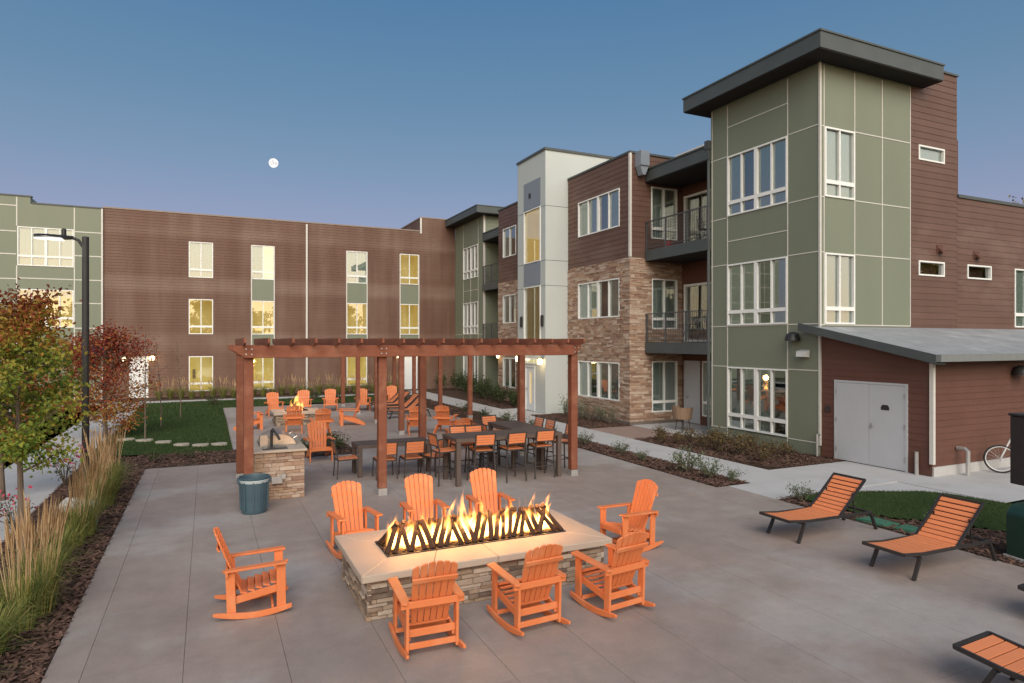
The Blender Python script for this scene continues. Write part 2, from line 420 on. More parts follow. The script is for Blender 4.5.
M['black'] = mat('black powder coat', (.022, .021, .022), (.03, .028, .028), rough=.45, spec=.4)
M['rail'] = mat('grey metal railing', (.085, .088, .092), (.07, .073, .078), rough=.5)
M['dark_brown'] = mat('dark brown metal', (.040, .032, .029), (.05, .04, .036), rough=.45, spec=.4)
M['table'] = mat('charcoal table slats', (.085, .062, .052), (.105, .078, .066), rough=.6, spec=.3, tw=.5)
M['orange'] = mat('orange recycled plastic', (.66, .195, .070), (.60, .175, .062), scale=3, rough=.55, spec=.3, tw=.5, rnd=.45, bump=.06, bscale=200, c=(.70, .27, .125), cscale=2.2, camt=.55, clo=.48, chi=.66)
M['orange2'] = mat('orange slats', (.68, .225, .09), (.62, .20, .08), scale=4, rough=.5, spec=.35, tw=.5)
M['cedar'] = mat('stained cedar', (.23, .078, .042), (.155, .052, .029), scale=5, stretch=(.35, .35, 2.5), tw=.4, rough=.6, spec=.3, c=(.32, .15, .09), cscale=2.5, camt=.5, bump=.25, bscale=40)
M['cedar_dark'] = M['cedar']
M['steel'] = mat('galvanised steel', (.55, .55, .54), (.45, .45, .45), metal=.7, rough=.4)
M['stainless'] = mat('stainless steel', (.62, .60, .57), (.55, .53, .50), metal=1.0, rough=.34)
M['blue'] = mat('blue trash can plastic', (.055, .098, .125), (.045, .082, .105), scale=3, rough=.4, spec=.5)
M['bag'] = mat('clear liner edge', (.45, .52, .55), rough=.4)
M['char'] = mat('charred steel log', (.018, .010, .008), (.045, .020, .012), scale=12, rough=.85, bump=.6, bscale=40)
M['lava'] = mat('lava rock', (.035, .025, .022), (.07, .045, .035), scale=20, rough=.95, tw=.6)
M['flame'] = flame_mat('gas flame', 105)
M['flame_bed'] = flame_mat('gas flame bed', 90)
M['flame_far'] = flame_mat('gas flame far', 34)
M['lamp'] = emit('lamp glow', (1, .74, .36), 9)
M['lamp_white'] = emit('led panel', (1, .97, .86), 2.2)
M['moon'] = emit('moon face', (1, .98, .95), 1.4)
_nt = M['moon'].node_tree; _e = [n for n in _nt.nodes if n.type == 'EMISSION'][0]
_n = _nt.nodes.new('ShaderNodeTexNoise'); _n.inputs['Scale'].default_value = .28
_t = _nt.nodes.new('ShaderNodeTexCoord'); _nt.links.new(_t.outputs['Object'], _n.inputs['Vector'])
_m = _nt.nodes.new('ShaderNodeMapRange'); _m.inputs['From Min'].default_value = .35; _m.inputs['From Max'].default_value = .65; _m.inputs['To Min'].default_value = .75; _m.inputs['To Max'].default_value = 1.3
_nt.links.new(_n.outputs[0], _m.inputs['Value']); _nt.links.new(_m.outputs[0], _e.inputs[1])
M['cap_brown'] = mat('brown parapet flashing', (.26, .20, .165), rough=.5)
M['bark'] = mat('bark', (.16, .12, .09), (.09, .068, .052), scale=14, stretch=(1, 1, .2), rough=.9, bump=.6, bscale=40)
M['leaf_mix'] = ramp_mat('maple leaf green to red', [(0, (.13, .022, .018)), (.22, (.26, .06, .025)), (.38, (.36, .18, .04)), (.55, (.34, .30, .05)), (.78, (.21, .27, .045)), (1, (.11, .19, .03))], sss=.35)
M['leaf_red'] = ramp_mat('maple leaf red', [(0, (.13, .022, .02)), (.3, (.24, .042, .028)), (.52, (.36, .10, .04)), (.75, (.42, .22, .055)), (1, (.28, .26, .06))], sss=.35)
M['leaf_green'] = ramp_mat('shrub leaf green', [(0, (.022, .035, .012)), (.5, (.05, .075, .025)), (1, (.11, .13, .045))], sss=.2)
M['leaf_sage'] = ramp_mat('shrub leaf sage', [(0, (.05, .075, .04)), (.5, (.10, .135, .075)), (1, (.19, .22, .13))], sss=.2)
M['leaf_rust'] = ramp_mat('shrub leaf rust', [(0, (.035, .025, .012)), (.5, (.11, .075, .03)), (1, (.22, .17, .07))], sss=.2)
M['leaf_gold'] = ramp_mat('tree leaf gold', [(0, (.12, .08, .015)), (.5, (.26, .18, .03)), (1, (.30, .28, .06))], sss=.3)
M['petal'] = mat('pink petal', (.55, .06, .12), (.40, .04, .09), rough=.6)
M['irrig'] = mat('green valve lid', (.045, .17, .10), (.04, .14, .085), rough=.5)
M['pale_green'] = mat('pale green utility box', (.36, .44, .38), (.32, .40, .35), rough=.5)
M['bin_green'] = mat('dark green bin', (.012, .035, .026), (.016, .042, .032), rough=.4)
M['wicker'] = mat('tan wicker', (.30, .20, .13), (.20, .13, .085), scale=40, rough=.8, bump=.6, bscale=60)
M['white_paint'] = mat('white bicycle paint', (.75, .75, .75), rough=.3, spec=.5)
M['rubber'] = mat('tyre rubber', (.03, .03, .03), rough=.8)
M['stepping'] = mat('pale flagstone', (.38, .34, .28), (.30, .27, .22), scale=5, rough=.8, bump=.4, bscale=30)
M['paver'] = mat('red brown paver', (.30, .21, .17), (.25, .175, .145), scale=2, rough=.85, bump=.3)
M['awning'] = mat('navy awning', (.02, .025, .075), rough=.7)
M['lens'] = mat('frosted lens', (.6, .6, .58), rough=.3)
M['terracotta'] = mat('red planter', (.36, .05, .05), rough=.6)
M['picture'] = mat('framed print', (.55, .50, .44), (.20, .10, .08), scale=9, rough=.6)
M['rock'] = mat('pale boulder', (.50, .48, .44), (.38, .36, .33), scale=4, rough=.9, bump=.5, bscale=20)
# ------------------------------------------------------------------ walls and windows
def PX(c): return lambda a, z, o: (c - o, a, z)      # wall on the plane x = c, facing -x; a runs along y
def PY(c): return lambda a, z, o: (a, c - o, z)      # wall on the plane y = c, facing -y; a runs along x
def free(a0, a1, holes, z0, z1):
    zm = (z0 + z1) / 2
    iv = [(a0, a1)]
    for h0, h1, hz0, hz1 in holes:
        if hz0 < zm < hz1:
            nx = []
            for p, q in iv:
                if h1 <= p or h0 >= q: nx.append((p, q)); continue
                if h0 > p: nx.append((p, h0))
                if h1 < q: nx.append((h1, q))
            iv = nx
    return [(p, q) for p, q in iv if q - p > .004]
def bands(z0, z1, holes, a0=-1e9, a1=1e9):
    zs = {z0, z1}
    for h in holes:
        if h[1] > a0 and h[0] < a1:
            for z in h[2:]:
                if z0 < z < z1: zs.add(z)
    zs = sorted(zs)
    return list(zip(zs[:-1], zs[1:]))
def flat(mb, f, a0, a1, z0, z1, holes=(), o=0.0, t=.5):
    for p, q in bands(z0, z1, holes, a0, a1):
        for u, w in free(a0, a1, holes, p, q):
            mb.face((f(u, p, o), f(w, p, o), f(w, q, o), f(u, q, o)), t)
def lap(mb, f, a0, a1, z0, z1, holes=(), h=.18, seed=1, dep=.015, L=3.66):
    rng = random.Random(seed)
    k = 0
    n = max(1, round((z1 - z0) / h)); h = (z1 - z0) / n
    for k in range(n):
        zl = z0 + k * h; zh = zl + h
        off = rng.uniform(0, L)
        js = []; a = a0 - off
        while a < a1:
            js.append((a, a + L, rng.random())); a += L
        for p, q in bands(zl, zh, holes, a0, a1):
            op = dep - (dep - .003) * (p - zl) / h; oq = dep - (dep - .003) * (q - zl) / h
            for u, w in free(a0, a1, holes, p, q):
                for j0, j1, t in js:
                    x0 = max(u, j0 + .002); x1 = min(w, j1 - .002)
                    if x1 - x0 < .004: continue
                    mb.face((f(x0, p, op), f(x1, p, op), f(x1, q, oq), f(x0, q, oq)), t)
                    if p == zl: mb.face((f(x0, p, -.004), f(x1, p, -.004), f(x1, p, op), f(x0, p, op)), t)
    flat(mb, f, a0, a1, z0, z1, holes, o=-.006, t=.2)
def stones(mb, f, a0, a1, z0, z1, holes=(), h=(.06, .13), L=(.18, .6), seed=1, prot=(.012, .05), gap=.004, back=-.03):
    rng = random.Random(seed)
    for b0, b1 in bands(z0, z1, holes, a0, a1):
        z = b0
        while z < b1 - .002:
            zh = min(b1, z + rng.uniform(*h))
            if b1 - zh < .03: zh = b1
            for u, w in free(a0, a1, holes, z, zh):
                a = u
                while a < w - .002:
                    an = min(w, a + rng.uniform(*L))
                    if w - an < .07: an = w
                    o = rng.uniform(*prot)
                    mb.mbox(f, a + gap / 2, an - gap / 2, z + gap / 2, zh - gap / 2, back, o, rng.random())
                    a = an
            z = zh
WR = random.Random(77)
def window(parent, f, a0, a1, z0, z1, cols=2, low=.24, look='b', fr='vinyl', room=None, name='window', split=False, fw=.048, gm='glass', hung=None):
    """frame with mullions, glass panes and what stands behind them"""
    W = MB(); G_ = MB(); B = MB(); I = MB(); C = MB()
    o0, o1 = -.11, .035
    W.mbox(f, a0, a0 + fw, z0, z1, o0, o1); W.mbox(f, a1 - fw, a1, z0, z1, o0, o1)
    W.mbox(f, a0 + fw, a1 - fw, z0, z0 + fw, o0, o1); W.mbox(f, a0 + fw, a1 - fw, z1 - fw, z1, o0, o1)
    zt = z0 + (z1 - z0) * low if low else None
    if low: W.mbox(f, a0 + fw, a1 - fw, zt - .055, zt + .055, o0 + .01, o1 - .012)
    st = (a1 - a0) / cols
    for i in range(1, cols):
        w_ = .062 if (cols == 4 and i == 2) else .026
        for q0, q1 in ([(z0 + fw, zt - .055), (zt + .055, z1 - fw)] if low else [(z0 + fw, z1 - fw)]):
            W.mbox(f, a0 + i * st - w_, a0 + i * st + w_, q0, q1, o0 + .02, o1 - .006 - (.01 if w_ < .05 else 0))
    w = W.build(name, M[fr], parent)
    for i in range(cols):
        for q0, q1 in ([(z0, zt), (zt, z1)] if low else [(z0, z1)]):
            x0 = a0 + i * st; x1 = x0 + st
            d = [WR.uniform(-.003, .003) for _ in range(3)]
            q4 = [f(x0, q0, -.05 + d[0]), f(x1, q0, -.05 + d[1]), f(x1, q1, -.05 + d[2]), f(x0, q1, -.05 + d[0] + d[2] - d[1])]
            nv = (Vector(q4[1]) - Vector(q4[0])).cross(Vector(q4[3]) - Vector(q4[0])); ov = Vector(f(0, 0, 1)) - Vector(f(0, 0, 0))
            G_.face(q4 if nv.dot(ov) > 0 else q4[::-1])
        c = look[i % len(look)]
        if c in 'bu':
            s0, s1 = a0 + i * st, a0 + (i + 1) * st
            n = max(2, round((s1 - s0) / .09)); dx = (s1 - s0) / n
            zb = z0 if c == 'b' else z0 + (z1 - z0) * .45
            for k in range(n):
                oa = -.085 + (.010 if k % 2 else -.010); ob = -.085 - (.010 if k % 2 else -.010)
                B.face((f(s0 + k * dx, zb, oa), f(s0 + (k + 1) * dx, zb, ob), f(s0 + (k + 1) * dx, z1, ob), f(s0 + k * dx, z1, oa)), WR.random())
        elif c == 'k':
            C.mbox(f, a0 + i * st, a0 + (i + 1) * st, z0 + (z1 - z0) * low, z1, -.24, -.22)
    G_.build('pane', M[gm], w)
    if B.f: B.build('blind', M['blind'], w)
    if C.f: C.build('curtain', M['curtain'], w)
    rm = 'room' if room is None else room
    e = .35; dd = -1.1
    q = [f(a0 + .01, z0 + .01, o0), f(a1 - .01, z0 + .01, o0), f(a1 - .01, z1 - .01, o0), f(a0 + .01, z1 - .01, o0), f(a0 + .02, z0 + .02, dd), f(a1 - .02, z0 + .02, dd), f(a1 - .02, z1 - .02, dd), f(a0 + .02, z1 - .02, dd)]
    for k in ((4, 5, 6, 7), (0, 1, 5, 4), (1, 2, 6, 5), (2, 3, 7, 6), (3, 0, 4, 7)): I.face([q[j] for j in k])
    I.build('room', M[rm], w)
    return w
def strips(mb, f, vert=(), horiz=(), w=.028, o=.014):
    for a, z0, z1 in vert: mb.mbox(f, a - w / 2, a + w / 2, z0, z1, .001, o)
    for z, a0, a1 in horiz: mb.mbox(f, a0, a1, z - w / 2, z + w / 2, .001, o - .003)

# ------------------------------------------------------------------ ground
g = MB(); g.face(((-900, -900, -.16), (900, -900, -.16), (900, 900, -.16), (-900, 900, -.16)))
structure('ground', g, M['far_ground'])
def slabs(name, x0, x1, y0, y1, xs, ys, m, top=0.0, thick=.12, gap=.0045, seed=3, jn=True):
    rng = random.Random(seed); mb = MB()
    X = [x0] + [x for x in xs if x0 < x < x1] + [x1]; Y = [y0] + [y for y in ys if y0 < y < y1] + [y1]
    for i in range(len(X) - 1):
        for j in range(len(Y) - 1):
            mb.box(X[i] + (gap / 2 if i else 0), X[i + 1] - (gap / 2 if i < len(X) - 2 else 0), Y[j] + (gap / 2 if j else 0), Y[j + 1] - (gap / 2 if j < len(Y) - 2 else 0), top - thick, top, rng.random() if not (name == 'patio' and i == 0) else 0.0)
    o = structure(name, mb, m)
    if jn:
        b = MB(); b.face(((x0 + .01, y0 + .01, top - .012), (x1 - .01, y0 + .01, top - .012), (x1 - .01, y1 - .01, top - .012), (x0 + .01, y1 - .01, top - .012)))
        structure(name + '_joints', b, M['joint'])
    return o
PXS = [-1.09, -.21] + [.72 + .97 * i for i in range(11)]
PYS = sorted([5.55 - 1.72 * i for i in range(1, 12)] + [5.55 + 1.72 * i for i in range(0, 16)])
slabs('patio', -1.41, 10.12, -12, 18.62, PXS, PYS, M['concrete'])
slabs('patio_edge', 10.12, 10.45, -12, 10.95, [], PYS, M['concrete'], seed=5)
slabs('patio_link', 3.95, 9.6, 18.62, 20.8, PXS, [19.7], M['concrete'], seed=6)
slabs('upper_patio', .70, 9.6, 20.8, 34.2, PXS, PYS, M['concrete'], seed=8)
slabs('sidewalk', 11.12, 12.66, 10.95, 41.0, [], [10.95 + 1.5 * i for i in range(1, 21)], M['walk'], seed=9)
slabs('shed_apron', 10.45, 15.5, 9.66, 10.95, [12.66, 14.2], [], M['walk'], seed=10)
slabs('shed_walk', 12.66, 15.5, 10.95, 11.88, [14.0], [], M['walk'], seed=11)
slabs('side_walk_lot', 14.3, 40, -12, 9.66, [15.8 + 2 * i for i in range(12)], [9.66 - 2.2 * i for i in range(1, 10)], M['walk'], seed=12)
slabs('building_path', -8, 11.12, 38.3, 39.6, [-8 + 1.5 * i for i in range(1, 13)], [], M['walk'], seed=13)
slabs('plaza', -9.5, -2.95, -12, 38.3, [-4.6, -6.4, -8], [-10 + 1.8 * i for i in range(27)], M['walk'], seed=14)
slabs('entrance_walk', 12.66, 13.49, 25.2, 28.0, [], [], M['walk'], seed=15)
slabs('porch', 14.68, 17.2, 17.0, 20.5, [], [18.8], M['walk'], seed=16)
slabs('paver_pad', 12.66, 14.68, 17.55, 20.3, [13.33, 14.0], [18.2, 18.9, 19.6], M['paver'], seed=17)
g = MB(); g.box(10.46, 14.295, 3, 9.655, -.12, -.015); structure('sidewalk', g, M['walk'])
def bed(name, poly, m, z=-.01, mound=0.0):
    mb = MB(); n = len(poly)
    mb.prism(poly, lambda a, b, d: (a, b, d), -.14, z)
    return structure(name, mb, m)
BEDS = dict(
    left=[(-2.94, -6), (-1.42, -6), (-1.42, 18.63), (-2.94, 18.63)],
    back=[(-2.94, 18.63), (3.94, 18.63), (3.94, 20.78), (-2.94, 20.78)],
    strip=[(10.13, 10.96), (11.11, 10.96), (11.11, 38.28), (10.13, 38.28)],
    tower=[(12.67, 13.9), (13.05, 11.89), (15.44, 11.89), (15.44, 16.98), (14.67, 16.98), (14.67, 17.54), (12.67, 17.54)],
    brick=[(12.67, 20.31), (14.63, 20.31), (14.63, 25.18), (12.67, 25.18)],
    narrow=[(12.67, 28.02), (15.4, 28.02), (15.4, 41.9), (12.67, 41.9)],
    wall=[(-8, 39.62), (12.6, 39.62), (12.6, 41.95), (-8, 41.95)],
    middle=[(9.62, 18.63), (10.12, 18.63), (10.12, 34.2), (9.62, 34.2)],
    island=[(10.46, -12), (14.28, -12), (14.28, 7.3), (13.8, 8.4), (12.7, 9.3), (11.6, 9.62), (10.46, 9.62)])
for k, p in BEDS.items(): bed('planting_bed', p, M['soil'])
# lawns: gently mounded turf
def turf(name, x0, x1, y0, y1, nx, ny, hf, m):
    mb = MB()
    P_ = [[(x0 + (x1 - x0) * i / nx, y0 + (y1 - y0) * j / ny) for i in range(nx + 1)] for j in range(ny + 1)]
    for j in range(ny):
        for i in range(nx):
            q = [P_[j][i], P_[j][i + 1], P_[j + 1][i + 1], P_[j + 1][i]]
            if min(hf(*a) for a in q) < -.05: continue
            mb.face([(a[0], a[1], hf(*a)) for a in q])
    return structure(name, mb, m, smooth=True)
def lawn_h(x, y):
    return .02 + .05 * math.sin(x * .8 + 1) * math.sin(y * .5)
LAWN = turf('lawn', -2.94, .69, 20.8, 38.28, 12, 40, lawn_h, M['turf'])
turf('lawn', .69, 10.1, 34.22, 38.28, 20, 10, lawn_h, M['turf'])
def isl_h(x, y):      # a low turf mound: inside an uneven outline
    ex = 11.05 + .35 * math.sin(y * 1.3) + max(0, (8.6 - y)) * .28
    if x < ex or x > 14.25 or y > 9.55 - max(0, x - 11.6) * .42 or y > 7.3 + (14.28 - x) * 2.0: return -1
    return .02 + .10 * min(1, (x - ex) / 1.0) * min(1, (14.25 - x) / .8) * min(1, (9.75 - max(0, x - 11.6) * .42 - y) / .7)
turf('lawn', 10.9, 14.28, -8, 9.6, 40, 180, isl_h, M['turf'])

# ------------------------------------------------------------------ courtyard wing: green tower, balconies, brick, stair tower, far green end
rw = thing('apartment_building', 'three storey wing with green panel tower, dark balconies, brick and off white stair tower', 'building', (15.45, 20, 0))
class P:      # parts are built in world coordinates; the parent sits at the wing's base
    pass
def put(mb, name, m, parent, **k):
    o = mb.build(name, m, None, **k); o.parent = parent
    o.matrix_parent_inverse = Matrix.Translation(parent.location).inverted()
    return o
def wput(parent, *a, **k):
    w = window(None, *a, **k); w.parent = parent
    w.matrix_parent_inverse = Matrix.Translation(parent.location).inverted()
    return w
# green tower: face towards -x
TX, TY = 15.45, 12.68
fX, fY = PX(TX), PY(TY)
hl = [(13.79, 16.22, 7.29, 9.25), (13.79, 16.22, 3.72, 5.71), (13.79, 16.22, .39, 2.38)]
hr = [(15.62, 16.85, 7.26, 9.22), (15.62, 16.85, 3.69, 5.69)]
m = MB()
flat(m, fX, TY, 17.0, .35, 11.0, hl)
flat(m, fY, TX, 19.37, 3.62, 11.0, hr)
put(m, 'panel_wall', M['green'], rw)
m = MB(); m.box(TX, 17.2, 17.0, 17.004, 0, 11.0); m.box(TX + .03, 19, TY + .03, 17.0 - .02, -.1, .35); m.box(TX - .01, TX + .02, TY + .02, 17.0, -.1, .33)
put(m, 'foundation', M['green'], rw)
m = MB()
strips(m, fX, vert=[(13.79, .05, 3.68), (13.79, 3.72, 10.93), (16.22, .05, 10.93), (16.93, .35, 10.93)],
       horiz=[(.36, 12.7, 13.76), (.36, 16.25, 17.0), (2.385, 12.7, 13.76), (2.385, 16.25, 17.0), (3.70, 12.7, 17.0), (5.72, 12.7, 13.76), (5.72, 16.25, 17.0), (7.26, 12.7, 13.76), (7.26, 16.25, 17.0), (9.27, 12.7, 13.76), (9.27, 16.25, 17.0), (10.21, 13.8, 16.2), (6.47, 13.8, 16.2)])
strips(m, fY, vert=[(15.6, 3.66, 10.93), (16.86, 3.66, 10.93), (18.06, 3.66, 10.93), (19.35, 3.66, 10.93)],
       horiz=[(3.67, 15.5, 19.36), (5.70, 15.5, 15.6), (5.70, 16.88, 19.33), (7.25, 15.5, 15.6), (7.25, 16.88, 19.33), (9.23, 15.5, 15.6), (9.23, 16.88, 19.33)])
m.box(TX - .022, TX + .035, TY - .022, TY + .035, .3, 10.99)
put(m, 'trim', M['trim'], rw)
wput(rw, fX, *hl[0], cols=4, look='bbkb', low=.22)
wput(rw, fX, *hl[1], cols=4, look='bkbb', low=.22)
wput(rw, fX, *hl[2], cols=4, look='kbbb', low=.22)
for h in hr: wput(rw, fY, *h, cols=2, look='bb', low=.22)
def roof_slab(x0, x1, y0, y1, z0, z1):
    m = MB(); m.box(x0, x1, y0, y1, z0 + .02, z1)
    m.box(x0 - .03, x1 + .03, y0 - .03, y1 + .03, z1 + .001, z1 + .05)
    r = put(m, 'roof', M['metal_roof'], rw)
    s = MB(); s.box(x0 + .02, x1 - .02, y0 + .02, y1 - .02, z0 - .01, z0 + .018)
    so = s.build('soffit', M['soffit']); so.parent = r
    return r
roof_slab(14.71, 19.97, 12.06, 17.53, 11.0, 11.45)
# brown siding right of the tower
m = MB()
hb = [(19.73, 21.0, 8.78, 9.24), (19.73, 21.0, 5.23, 5.69), (22.19, 23.5, 5.23, 5.69), (24.85, 26.4, 3.68, 5.68)]
lap(m, fY, 19.38, 21.66, 3.5, 11.64, hb, h=.2, seed=4)
lap(m, fY, 21.66, 42, 3.4, 7.8, hb, h=.2, seed=5)
m.box(21.655, 21.66, 12.7, 22, 7.6, 11.55)
put(m, 'siding_wall', M['brown'], rw)
m = MB(); m.box(19.4, 21.70, 12.63, 12.9, 11.64, 11.7); m.box(21.7, 42, 12.63, 12.9, 7.8, 7.9); m.box(21.5, 21.7, 12.9, 22, 11.64, 11.7)
put(m, 'parapet_cap', M['metal_roof'], rw)
for h in hb[:3]: wput(rw, fY, *h, cols=1, look='d' if h[2] < 6 else 'b', low=0)
wput(rw, fY, *hb[3], cols=2, look='bb', low=.22)
for x, z in ((20.76, 6.16), (22.68, 6.08)):
    m = MB(); m.prism([(0, 0), (.16, -.16), (.16, -.2), (0, -.12)], lambda a, b, d: (d, TY - .02 - a, z + b), x - .1, x + .1)
    m.box(x - .14, x + .14, TY - .035, TY - .01, z - .2, z + .06)
    put(m, 'vent_hood', M['brown2'], rw)
# main body behind
m = MB(); m.box(17.3, 30, 12.9, 41.9, 0, 7.75); m.box(17.3, 24, 14, 41.9, 7.75, 10.3)
put(m, 'core_wall', M['brown2'], rw)
# brick box with brown upper storey
BX, BY = 14.65, 20.52
gX, gY = PX(BX), PY(BY)
h4 = [(21.19, 24.32, 7.72, 9.23), (21.19, 24.32, 4.17, 5.70), (21.19, 24.32, .85, 2.37)]
h2 = [(15.63, 16.90, 7.21, 9.23), (15.66, 16.91, 3.69, 5.65), (15.66, 16.91, .44, 2.43)]
m = MB()
lap(m, gX, BY, 25.2, 6.42, 10.42, h4[:1], h=.2, seed=6)
lap(m, gY, BX, 17.16, 6.42, 10.42, h2[:1], h=.2, seed=7)
put(m, 'siding_wall', M['brown'], rw)
m = MB()
stones(m, gX, BY - .03, 25.2, .12, 6.42, h4[1:], seed=8, h=(.045, .11), L=(.12, .5), prot=(.012, .045))
stones(m, gY, BX - .03, 17.16, .12, 6.42, h2[1:], seed=9, h=(.045, .11), L=(.12, .5), prot=(.012, .045))
put(m, 'stone_wall', M['stone'], rw)
m = MB(); flat(m, gX, BY, 25.2, 0, 6.42, h4[1:], o=-.01); flat(m, gY, BX, 17.16, 0, 6.42, h2[1:], o=-.01)
m.box(BX - .03, BX + .1, BY - .03, 25.2, -.1, .12); m.box(BX + .1, 17.1, BY - .03, BY + .1, -.1, .12)
put(m, 'mortar_base', M['mortar'], rw)
m = MB(); m.box(BX - .045, BX + .05, BY - .045, BY + .05, 6.45, 10.42); put(m, 'trim', M['trim'], rw)
m = MB(); m.box(BX - .05, BX + .25, BY - .05, 25.2, 10.42, 10.5); m.box(BX + .25, 24, BY - .05, BY + .2, 10.42, 10.5); put(m, 'parapet_cap', M['metal_roof'], rw)
m = MB(); m.box(BX + .26, 17.29, BY + .21, 25.2, 10.0, 10.3); put(m, 'roof', M['membrane'], rw)
for h, lk in zip(h4, ('bkbb', 'bkbb', 'bbkb')): wput(rw, gX, *h, cols=4, look=lk, low=0)
for h in h2: wput(rw, gY, *h, cols=2, look='bb', low=.2)
# rooftop block set back, with pale corner
m = MB(); m.box(19.2, 24, 17.6, 23.2, 10.3, 11.5); put(m, 'rooftop_wall', M['brown2'], rw)
m = MB(); m.box(19.15, 19.25, 20.9, 21.0, 10.3, 11.5); m.box(19.1, 24, 17.5, 23.3, 11.5, 11.58); put(m, 'trim', M['trim'], rw)
m = MB(); m.box(14.85, 15.25, 20.1, 20.5, 9.9, 10.45); m.prism([(0, 0), (.4, 0), (.25, -.35), (.12, -.35)], lambda a, b, d: (14.85 + a, d, 9.9 + b), 20.15, 20.45)
put(m, 'scupper_box', M['grey_panel'], rw)
# recess wall behind the balconies (x = 17.16) with doors
RX = 17.16
rX = PX(RX)
hd = [(17.6, 20.38, 6.72, 8.95), (17.6, 20.38, 3.2, 5.45), (19.47, 20.36, .02, 2.45), (17.9, 19.33, .35, 2.45)]
m = MB(); lap(m, rX, 17.0, BY, 0, 10.3, hd, h=.2, seed=12); put(m, 'siding_wall', M['brown2'], rw)
for h in hd[:2]: wput(rw, rX, *h, cols=2, look='bd', low=0, name='sliding_door', fw=.09)
wput(rw, rX, *hd[3], cols=2, look='db', low=.25)
def leaf_door(parent, f, a0, a1, z0, z1, m_, hinge=0, glazed=None, name='door'):
    D = MB(); D.mbox(f, a0 - .05, a0, z0, z1 + .05, -.08, .03); D.mbox(f, a1, a1 + .05, z0, z1 + .05, -.08, .03); D.mbox(f, a0, a1, z1, z1 + .05, -.08, .03)
    if glazed:
        g0, g1, y0, y1 = glazed
        D.mbox(f, a0, g0, z0, z1, -.06, -.01); D.mbox(f, g1, a1, z0, z1, -.06, -.01); D.mbox(f, g0, g1, z0, y0, -.06, -.01); D.mbox(f, g0, g1, y1, z1, -.06, -.01)
    else: D.mbox(f, a0, a1, z0, z1, -.06, -.01)
    d = put(D, name, M[m_], parent)
    Hd = MB(); ah = a1 - .09 if hinge == 0 else a0 + .09
    Hd.mbox(f, ah - .02, ah + .02, z0 + .95, z0 + 1.05, -.012, .02); Hd.mbox(f, ah - (.12 if hinge == 0 else -.0), ah + (.0 if hinge == 0 else .12), z0 + .99, z0 + 1.012, .02, .06)
    h = Hd.build('handle', M['steel']); h.parent = d
    return d
leaf_door(rw, rX, 19.5, 20.33, .02, 2.4, 'door', hinge=0)
# balconies, near set (y 17..20.5) and far set (y 32.9..36.9)
def balcony(y0, y1, zt, x0=15.33, x1=17.14, left_end=False):
    m = MB(); m.box(x0, x1, y0, y1, zt - .36, zt - .03)
    m.box(x0 - .02, x0 - .001, y0, y1, zt - .40, zt + .01)
    b = put(m, 'balcony', M['metal_roof'], rw)
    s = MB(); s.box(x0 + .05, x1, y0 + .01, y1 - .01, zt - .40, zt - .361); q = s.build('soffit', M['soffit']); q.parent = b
    q.matrix_parent_inverse = b.matrix_world.inverted() if False else Matrix()
    r = MB()
    for y in (y0 + .04, y0 + (y1 - y0) * .33, y0 + (y1 - y0) * .66, y1 - .05): r.box(x0 + .0, x0 + .05, y - .025, y + .025, zt + .01, zt + 1.08)
    r.box(x0 - .005, x0 + .055, y0, y1, zt + 1.08, zt + 1.12); r.box(x0 + .012, x0 + .04, y0, y1, zt + .08, zt + .11)
    y = y0 + .1
    while y < y1: r.box(x0 + .02, x0 + .03, y - .005, y + .005, zt + .11, zt + 1.08); y += .1
    for k in range(1, 8): r.box(x0 + .021, x0 + .029, y0, y1, zt + .11 + k * .12, zt + .116 + k * .12)
    rr = r.build('railing', M['rail']); rr.parent = b
    return b
for zt in (3.16, 6.70): balcony(17.01, 20.47, zt); balcony(32.9, 36.85, zt)
def balcony_roof(y0, y1):
    m = MB(); m.box(15.33, 17.6, y0, y1, 9.37, 9.80); m.box(15.29, 17.6, y0, y1, 9.801, 9.86)
    r = put(m, 'balcony_roof', M['metal_roof'], rw)
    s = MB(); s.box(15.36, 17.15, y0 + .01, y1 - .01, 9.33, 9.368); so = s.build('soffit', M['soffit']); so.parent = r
balcony_roof(17.01, 20.47); balcony_roof(32.9, 36.85)
m = MB(); m.tube([(15.40, 17.06, 9.75), (15.40, 17.06, .1)], .05, 8); m.box(15.3, 15.5, 16.98, 17.16, 9.72, 10.0); put(m, 'downspout', M['metal_roof'], rw)
# off white stair tower
SX = 13.5; SY = 25.23; sX = PX(SX); sY = PY(SY)
hs = [(25.68, 27.35, 6.81, 9.27), (25.68, 27.35, 2.71, 5.72), (25.66, 27.5, 2.17, 2.43), (26.22, 27.2, 0.0, 2.07)]
m = MB()
flat(m, sX, SY, 28.05, 0, 11.66, hs); flat(m, sY, SX, 18.5, 0, 11.66)
m.box(SX, 18.5, 28.04, 28.05, 0, 11.66)
put(m, 'panel_wall', M['white_panel'], rw)
for z0_, z1_ in ((9.30, 10.56), (5.76, 6.78)):
    m = MB(); m.mbox(sX, 25.68, 27.35, z0_, z1_, .002, .02); put(m, 'accent_panel', M['grey_panel'], rw)
m = MB()
for z in (5.68, 6.80, 9.21, 2.6):
    m.mbox(sX, SY, 28.05, z - .008, z + .008, .001, .006); m.mbox(sY, SX, 14.64, z - .008, z + .008, .001, .006)
put(m, 'joint_trim', M['metal_roof'], rw)
m = MB(); m.box(SX - .05, 18.5, SY - .05, 25.6, 11.66, 11.77); m.box(SX - .05, SX + .3, 25.6, 28.1, 11.66, 11.77); m.box(SX + .3, 18.5, 27.8, 28.1, 11.66, 11.77)
put(m, 'parapet_cap', M['metal_roof'], rw)
wput(rw, sX, *hs[0], cols=1, look='d', low=0, room='glow_gold', name='stair_window', fr='vinyl')
